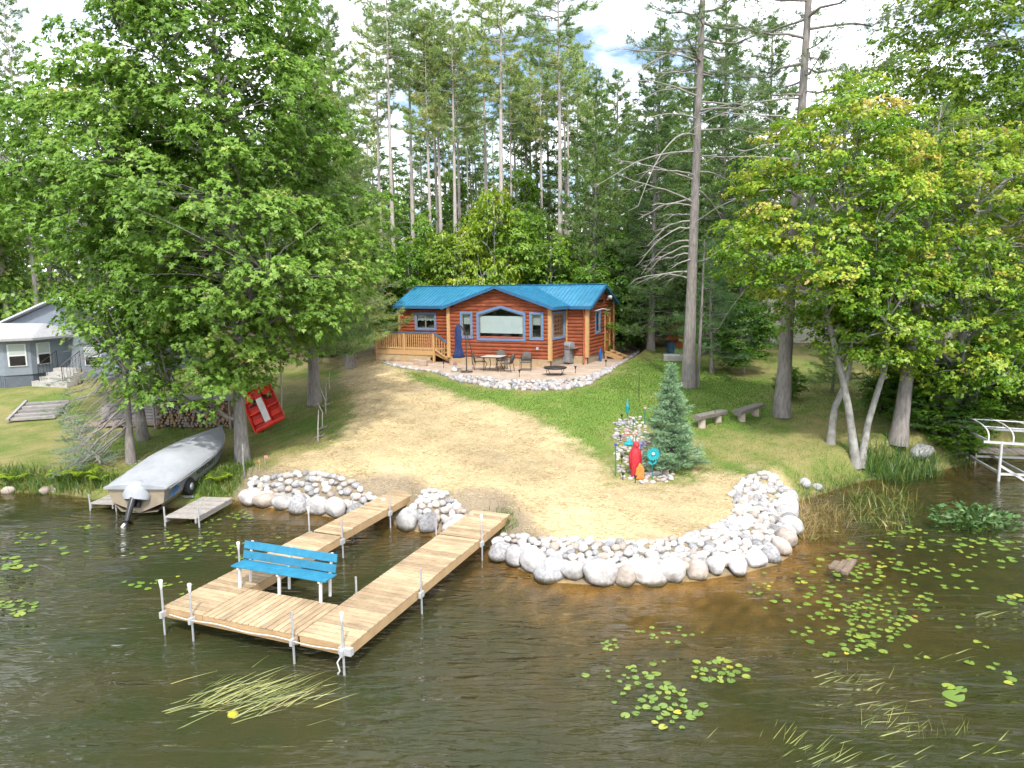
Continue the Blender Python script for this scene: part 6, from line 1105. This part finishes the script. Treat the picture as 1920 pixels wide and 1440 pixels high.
for px, py, lb in [(1166, 789, 'black solar light at the far end of the garden bed'), (1163, 828, 'black solar light at the left edge of the garden bed'), (1166, 868, 'black solar light left of the red carving'), (1168, 901, 'black solar spotlight at the front left of the garden bed'), (1191, 906, 'black solar light in front of the red carving')]:
    g_ = ground(px, py); o = thing('path_light', g_, lb, 'path light', group='solar lights in the garden bed'); MB().tube([(0, 0, -.02), (0, 0, .17)], .012, 6).build('stake', 'black_metal', o); MB().lathe([(.03, .15), (.035, .20), (.055, .21), (.04, .24), (0, .25)], (0, 0, 0), 10).build('lamp_head', 'black_metal', o)
for px, py, hgt, lb in [(1198, 740, 1.2, 'thin rusty shepherd hook standing in the lawn left of the spruce'), (1340, 782, .55, 'small metal ornament on a stick behind the near log bench')]:
    g_ = ground(px, py+15); o = MB().tube([g_-Vector((0, 0, .05)), g_+Vector((0, 0, hgt)), g_+Vector((.06, 0, hgt+.1)), g_+Vector((.12, 0, hgt))], .012, 6).build('shepherd_hook', 'bronze_metal'); tag(o, lb, 'garden hook')

# ------------------------------------------------------------------ shore plants
def blade_patch(name, poly, n, ln, w_, bend, tint, tsd, label, cat, m='reed_blade', kind=None, lean=(0, 0), wet=False, tilt=.25, zoff=0.0, seg=3):
    pl = gpoly(poly) if not wet else np.array([tuple(at(px, py, 0)[:2]) for px, py in poly]); P = scatter(pl, n, .12); k = len(P); c = Cloud(); z = height(P) if not wet else np.maximum(height(P), -.25)
    ctr = np.array([P[:, 0].mean(), P[:, 1].mean(), float(z.mean())]); d = np.column_stack([rng.normal(size=(k, 2))*tilt+np.array(lean), np.ones(k)]); c.blades(np.column_stack([P, z+zoff])-ctr, nrm(d), rng.uniform(*ln, k), rng.uniform(.7, 1.3, k)*w_, np.abs(rng.normal(size=k))*bend, np.clip(tint+tsd*rng.normal(size=k), 0, 1), seg)
    o = c.build(name, m); o.location = ctr; return tag(o, label, cat, kind=kind)
blade_patch('reed_bed', [(1610, 850), (1700, 850), (1760, 870), (1755, 905), (1690, 915), (1625, 895)], 950, (.35, 1.2), .02, .55, .28, .2, 'tall green reeds growing at the foot of the forked maple', 'reeds', kind='stuff')
blade_patch('dry_sedge', [(1480, 965), (1540, 940), (1600, 960), (1590, 1000), (1510, 1015), (1485, 1000)], 900, (.25, .6), .014, .5, .95, .12, 'dry tan sedge in the shallows right of the boulder wall', 'sedge', kind='stuff', wet=True, tilt=.4)
blade_patch('water_reed', [(1580, 925), (1690, 915), (1720, 945), (1690, 1000), (1610, 985)], 520, (.35, .8), .024, .5, .58, .18, 'yellow-green water reeds beyond the dry sedge', 'reeds', kind='stuff', wet=True, tilt=.35)
blade_patch('bank_grass', [(1490, 915), (1560, 890), (1620, 880), (1625, 900), (1560, 925), (1500, 938)], 900, (.15, .38), .016, .4, .45, .25, 'rough bank grass between the boulder wall and the reeds', 'grass', kind='stuff')
blade_patch('bank_grass', [(1770, 860), (1830, 790), (1860, 780), (1850, 850), (1800, 880)], 1000, (.3, .7), .02, .4, .35, .2, 'long green bank grass left of the boat lift', 'grass', kind='stuff')
blade_patch('bank_grass', [(905, 968), (955, 955), (968, 985), (945, 1002)], 420, (.10, .24), .013, .5, .3, .2, 'tuft of green grass at the end of the right walkway', 'grass', kind='stuff')
blade_patch('bank_grass', [(720, 922), (745, 915), (775, 925), (790, 928), (765, 935), (735, 938)], 200, (.06, .14), .012, .5, .35, .2, 'thin green grass at the end of the left walkway', 'grass', kind='stuff')
blade_patch('bank_grass', [(0, 880), (90, 885), (210, 895), (230, 912), (140, 925), (0, 922)], 2600, (.2, .5), .018, .4, .38, .2, 'weedy green bank below the ragged spruce', 'grass', kind='stuff')
blade_patch('bank_grass', [(365, 915), (420, 880), (470, 870), (465, 900), (430, 930), (380, 935)], 1500, (.12, .36), .018, .5, .4, .2, 'green weeds between the boat and the white boulders', 'grass', kind='stuff')
blade_patch('dry_sedge', [(370, 955), (425, 938), (440, 945), (400, 968)], 160, (.2, .5), .012, .6, .9, .15, 'dry tan sedge beside the weathered grey dock', 'sedge', kind='stuff', wet=True, tilt=.4)
def fern(px, py, n, rad, label):
    g_ = ground(px, py); c = Cloud(); o = thing('fern', g_, label, 'fern')
    for k in range(n):
        a = k*2.4+rng.uniform(-.3, .3); t = np.linspace(.12, 1, 22); ln = rad*rng.uniform(.8, 1.2); x = t*ln; z = .55*rad*np.sin(t*2.3)*1.0; P = np.column_stack([x*math.cos(a), x*math.sin(a), z]); pr = np.array([-math.sin(a), math.cos(a), 0])
        for s in (-1, 1): c.quads(P, np.tile(pr*s+np.array([math.cos(a), math.sin(a), 0])*.35, (22, 1)), np.tile([0, 0, 1.], (22, 1)), .26*rad*np.sin(t*2.9+.25)+.02, .06*rad, np.clip(.75+.15*rng.normal(size=22), 0, 1))
    b_ = c.build('fronds', 'maple_leaf', o); b_.color = (.85, 1.0, .8, 1)
for px, py, n, rad, lb in [(158, 900, 12, .70, 'big yellow-green fern on the bank left of the boat'), (118, 898, 10, .55, 'smaller fern at the left of the big fern'), (190, 905, 9, .5, 'fern nearest the boat stern'), (30, 905, 10, .55, 'fern near the left picture edge'), (410, 905, 9, .45, 'fern between the boat and the oak trunk')]: fern(px, py, n, rad, lb)
# pickerel weed
pk = at(1822, 985, 0); c = Cloud(); n = 260; a = rng.uniform(0, 6.28, n); rr_ = np.sqrt(rng.uniform(0, 1, n)); P = np.column_stack([rr_*np.cos(a)*1.15, rr_*np.sin(a)*.85, rng.uniform(.06, .62, n)*(1-.45*rr_)]); d = nrm(np.column_stack([np.cos(a)+rng.normal(size=n)*.7, np.sin(a)+rng.normal(size=n)*.7, rng.uniform(.1, .9, n)]))
pw = thing('pickerel_weed', pk, 'clump of broad-leaved water plants standing out of the lake on the right', 'water plant'); c.quads(P, d, nrm(np.column_stack([rng.normal(size=(n, 2))*.5, np.ones(n)])), rng.uniform(.14, .24, n), rng.uniform(.09, .15, n), np.clip(.5+.25*rng.normal(size=n), 0, 1)); c.build('leaves', 'pickerel_leaf', pw); c2 = Cloud(); c2.blades(np.column_stack([P[:, :2]*.8, np.full(n, -.3)]), nrm(P-np.column_stack([P[:, :2]*.8, np.full(n, -.3)])), np.linalg.norm(P-np.column_stack([P[:, :2]*.8, np.full(n, -.3)]), axis=1), .014, 0.0, np.full(n, .3)); c2.build('stems', 'reed_blade', pw)
# sunken planks
lg = at(1578, 1062, .02); o = thing('sunken_log', lg, 'half-sunken piece of weathered timber among the lily pads', 'log', .9)
for k in range(3): MB().box((0, -.16+.16*k, .03-.02*k), (.85-.15*k, .15, .10), rot=Matrix.Rotation(.06*k-.05, 3, 'Y')).build('board', 'waterlog', o, .02)
# drifting grass clumps in the water
def drift(px, py, rx, ry, n, ang, label, ln=(.5, .95)):
    p = at(px, py, 0); t = thing('floating_grass', (p.x, p.y, 0), label, 'water grass', group='grass clumps drifting on the lake'); c = Cloud(); a = ang+rng.normal(size=n)*.28; P = np.column_stack([rng.normal(size=n)*rx*.5, rng.normal(size=n)*ry*.5, np.full(n, -.05)]); d = nrm(np.column_stack([np.cos(a), np.sin(a), rng.uniform(.05, .42, n)]))
    c.blades(P, d, rng.uniform(*ln, n), rng.uniform(.012, .022, n), rng.uniform(.1, .5, n), np.clip(.5+.22*rng.normal(size=n), 0, 1), 4, bdir=nrm(np.column_stack([np.cos(a+.5), np.sin(a+.5), np.zeros(n)]))); c.build('blades', 'water_grass', t)
drift(425, 1318, 1.15, .6, 230, .42, 'big clump of long yellow-green grass in front of the dock corner', (.4, .85))
for px, py, rx, ry, n, a, lb in [(1610, 1275, .9, .4, 50, .15, 'grass clump in the water below the large lily raft'), (1760, 1235, .7, .3, 26, .2, 'thin grass clump near the right edge, above the big pads'), (1850, 1150, .5, .25, 18, .1, 'small grass clump near the right edge, topmost of them'), (1640, 1330, .8, .3, 34, .1, 'grass clump left of the three big lily pads'), (1490, 1395, .7, .35, 46, .5, 'upright-looking grass clump at the bottom edge, leftmost of them'), (1560, 1425, .7, .25, 36, .3, 'grass clump at the bottom edge beside the leftmost one'), (1680, 1365, .8, .3, 40, .4, 'grass clump between the big pads and the bottom edge'), (1790, 1380, .7, .35, 46, .9, 'steep grass clump at lower right'), (1860, 1400, .6, .3, 26, .1, 'flat grass clump in the lower right corner'), (1720, 1425, .7, .2, 30, .3, 'grass clump at the bottom edge, middle of the right side'), (1330, 1388, .3, .1, 5, .2, 'few lone grass blades left of the bottom clumps'), (1880, 1200, .4, .2, 10, 1.2, 'small curled grass tuft at the right edge')]: drift(px-20, py+6, rx*.85, ry*.8, int(n*1.15), a, lb, (.22, .52))
# yellow-green algae ball
p = at(437, 1340, 0); o = stone(None, 'algae_clump', SHOR[1], (p.x, p.y, .0), .10, (1, 1, .6)); o.data = o.data.copy(); o.data.materials.clear(); o.data.materials.append(mat('algae', (.40, .38, .02), (.52, .48, .05), 20, .8, .4)); tag(o, 'small yellow algae ball caught in the big grass clump', 'algae')

# ------------------------------------------------------------------ lily pads
def pad_mesh(k):
    n = 14; vs = [(0, 0, .002)]; r = np.random.default_rng(k)
    for i in range(n+1): a = .22+(2*math.pi-.44)*i/n; q = 1+.05*math.sin(3*a+k); vs.append((q*math.cos(a), q*math.sin(a)*.92, .012*math.sin(2*a+k)+.01))
    me = np_mesh('lily_pad', vs, [(0, i, i+1) for i in range(1, n+1)], None); at_ = me.attributes.new('tint', 'FLOAT', 'POINT'); v = [.18, .30, .42, .50, .60, .72, .86, .99][k]; at_.data.foreach_set('value', [v]*len(vs)); me.materials.append(MATS['pad_leaf']); return me
PADS = [pad_mesh(k) for k in range(8)]
CLU = [(45, 1058, 34, 14, 11, .15, 'big raft near the left edge'), (40, 1003, 45, 14, 9, .12, 'scatter at the upper left edge'), (110, 1030, 45, 14, 8, .11, 'loose scatter left of the dock'), (40, 1138, 45, 12, 15, .12, 'line by the left edge'), (165, 988, 20, 4, 4, .11, 'little row below the boat motor'), (320, 1020, 95, 20, 48, .10, 'wide scatter between the boat and the dock'), (285, 1097, 80, 14, 17, .09, 'string leading to the dock corner'), (430, 975, 50, 14, 22, .085, 'patch in front of the left boulder wall'), (440, 1045, 30, 12, 6, .10, 'few beside the left walkway'),
       (1268, 1182, 38, 14, 15, .07, 'small patch off the boulder point'), (1352, 1253, 32, 22, 26, .095, 'tight round raft right of centre'), (1240, 1315, 62, 42, 48, .09, 'large loose raft at bottom centre'), (1160, 1262, 36, 14, 8, .08, 'sparse patch near bottom centre'), (1128, 1206, 26, 12, 10, .07, 'pale patch below the boulder wall'), (1630, 1150, 125, 55, 150, .09, 'wide raft on the right'), (1665, 1068, 115, 18, 52, .10, 'band beside the sunken timber'), (1430, 1108, 50, 18, 14, .065, 'specks off the boulder wall'), (1880, 1122, 40, 10, 7, .12, 'few at the right edge'), (1768, 1302, 28, 18, 4, .18, 'group of very large pads'), (1720, 1012, 150, 26, 64, .11, 'band in front of the water reeds'), (1870, 1040, 60, 26, 16, .12, 'patch below the broad-leaved clump'), (1625, 1212, 60, 14, 14, .085, 'lower fringe of the wide right raft'), (1850, 1255, 50, 40, 8, .1, 'strays in the lower right water')]
allp = []
for (cx, cy, rx, ry, n, sz, wh) in CLU:
    pl = []; tr_ = 0; subs = [(rng.uniform(-.8, .8), rng.uniform(-.8, .8), rng.uniform(.2, .6)) for _ in range(2+n//8)]
    while len(pl) < n and tr_ < 4000:
        tr_ += 1; a = rng.uniform(0, 6.283); sc_ = subs[rng.integers(len(subs))]; p = at(cx+rx*(sc_[0]+rng.normal()*sc_[2]), cy+ry*(sc_[1]+rng.normal()*sc_[2]), 0); r_ = sz*rng.uniform(.45, 1.0)
        if hz(p.x, p.y) > -.03 or any((p.x-u[0])**2+(p.y-u[1])**2 < (.85*(r_+u[2]))**2 for u in pl): continue
        l_ = DM.inverted() @ p
        if (-.15 < l_.x < 8.6 and -.1 < l_.y < 1.25) or (-.15 < l_.x < 8.6 and 3.3 < l_.y < 4.5) or (-.1 < l_.x < 1.4 and 0 < l_.y < 4.4): continue
        pl.append((p.x, p.y, r_))
    allp += [(u[2]/u[1], u, wh) for u in pl]
allp.sort(key=lambda t: -t[0]); VV, FF, TT_, nv = [], [], [], 0
for i, (_, u, wh) in enumerate(allp):
    k = rng.choice(8, p=[.12, .25, .28, .18, .11, .04, .015, .005]); a = rng.uniform(0, 6.28)
    if i < 296:
        o = link(bpy.data.objects.new('lily_pad', PADS[k])); o.location = (u[0], u[1], .006+rng.uniform(0, .006)); o.rotation_euler = (rng.normal()*.03, rng.normal()*.03, a); o.scale = (u[2], u[2], .5)
        tag(o, '%s %s lily pad in the %s' % (['large', 'round', 'small'][0 if u[2] > .12 else 1 if u[2] > .08 else 2], ['dark green', 'green', 'fresh green', 'light green', 'pale green', 'yellow-green', 'yellow', 'rusty brown'][k], wh), 'lily pad', 'lily pads: %s' % wh)
    else:
        b_ = np.array([(math.cos(a)*v.co.x*u[2]-math.sin(a)*v.co.y*u[2]+u[0], math.sin(a)*v.co.x*u[2]+math.cos(a)*v.co.y*u[2]+u[1], .01+v.co.z*.3) for v in PADS[k].vertices]); VV.append(b_); FF.append(np.array([(0, j, j+1) for j in range(1, 15)])+nv); nv += len(b_); TT_.append(np.full(len(b_), [.18, .30, .42, .50, .60, .72, .86, .99][k]))
if VV: tag(np_obj('small_lily_pads', np.concatenate(VV), np.concatenate(FF), 'pad_leaf', None, np.concatenate(TT_)), 'the smallest lily pads scattered through the rafts', 'lily pads', kind='stuff')
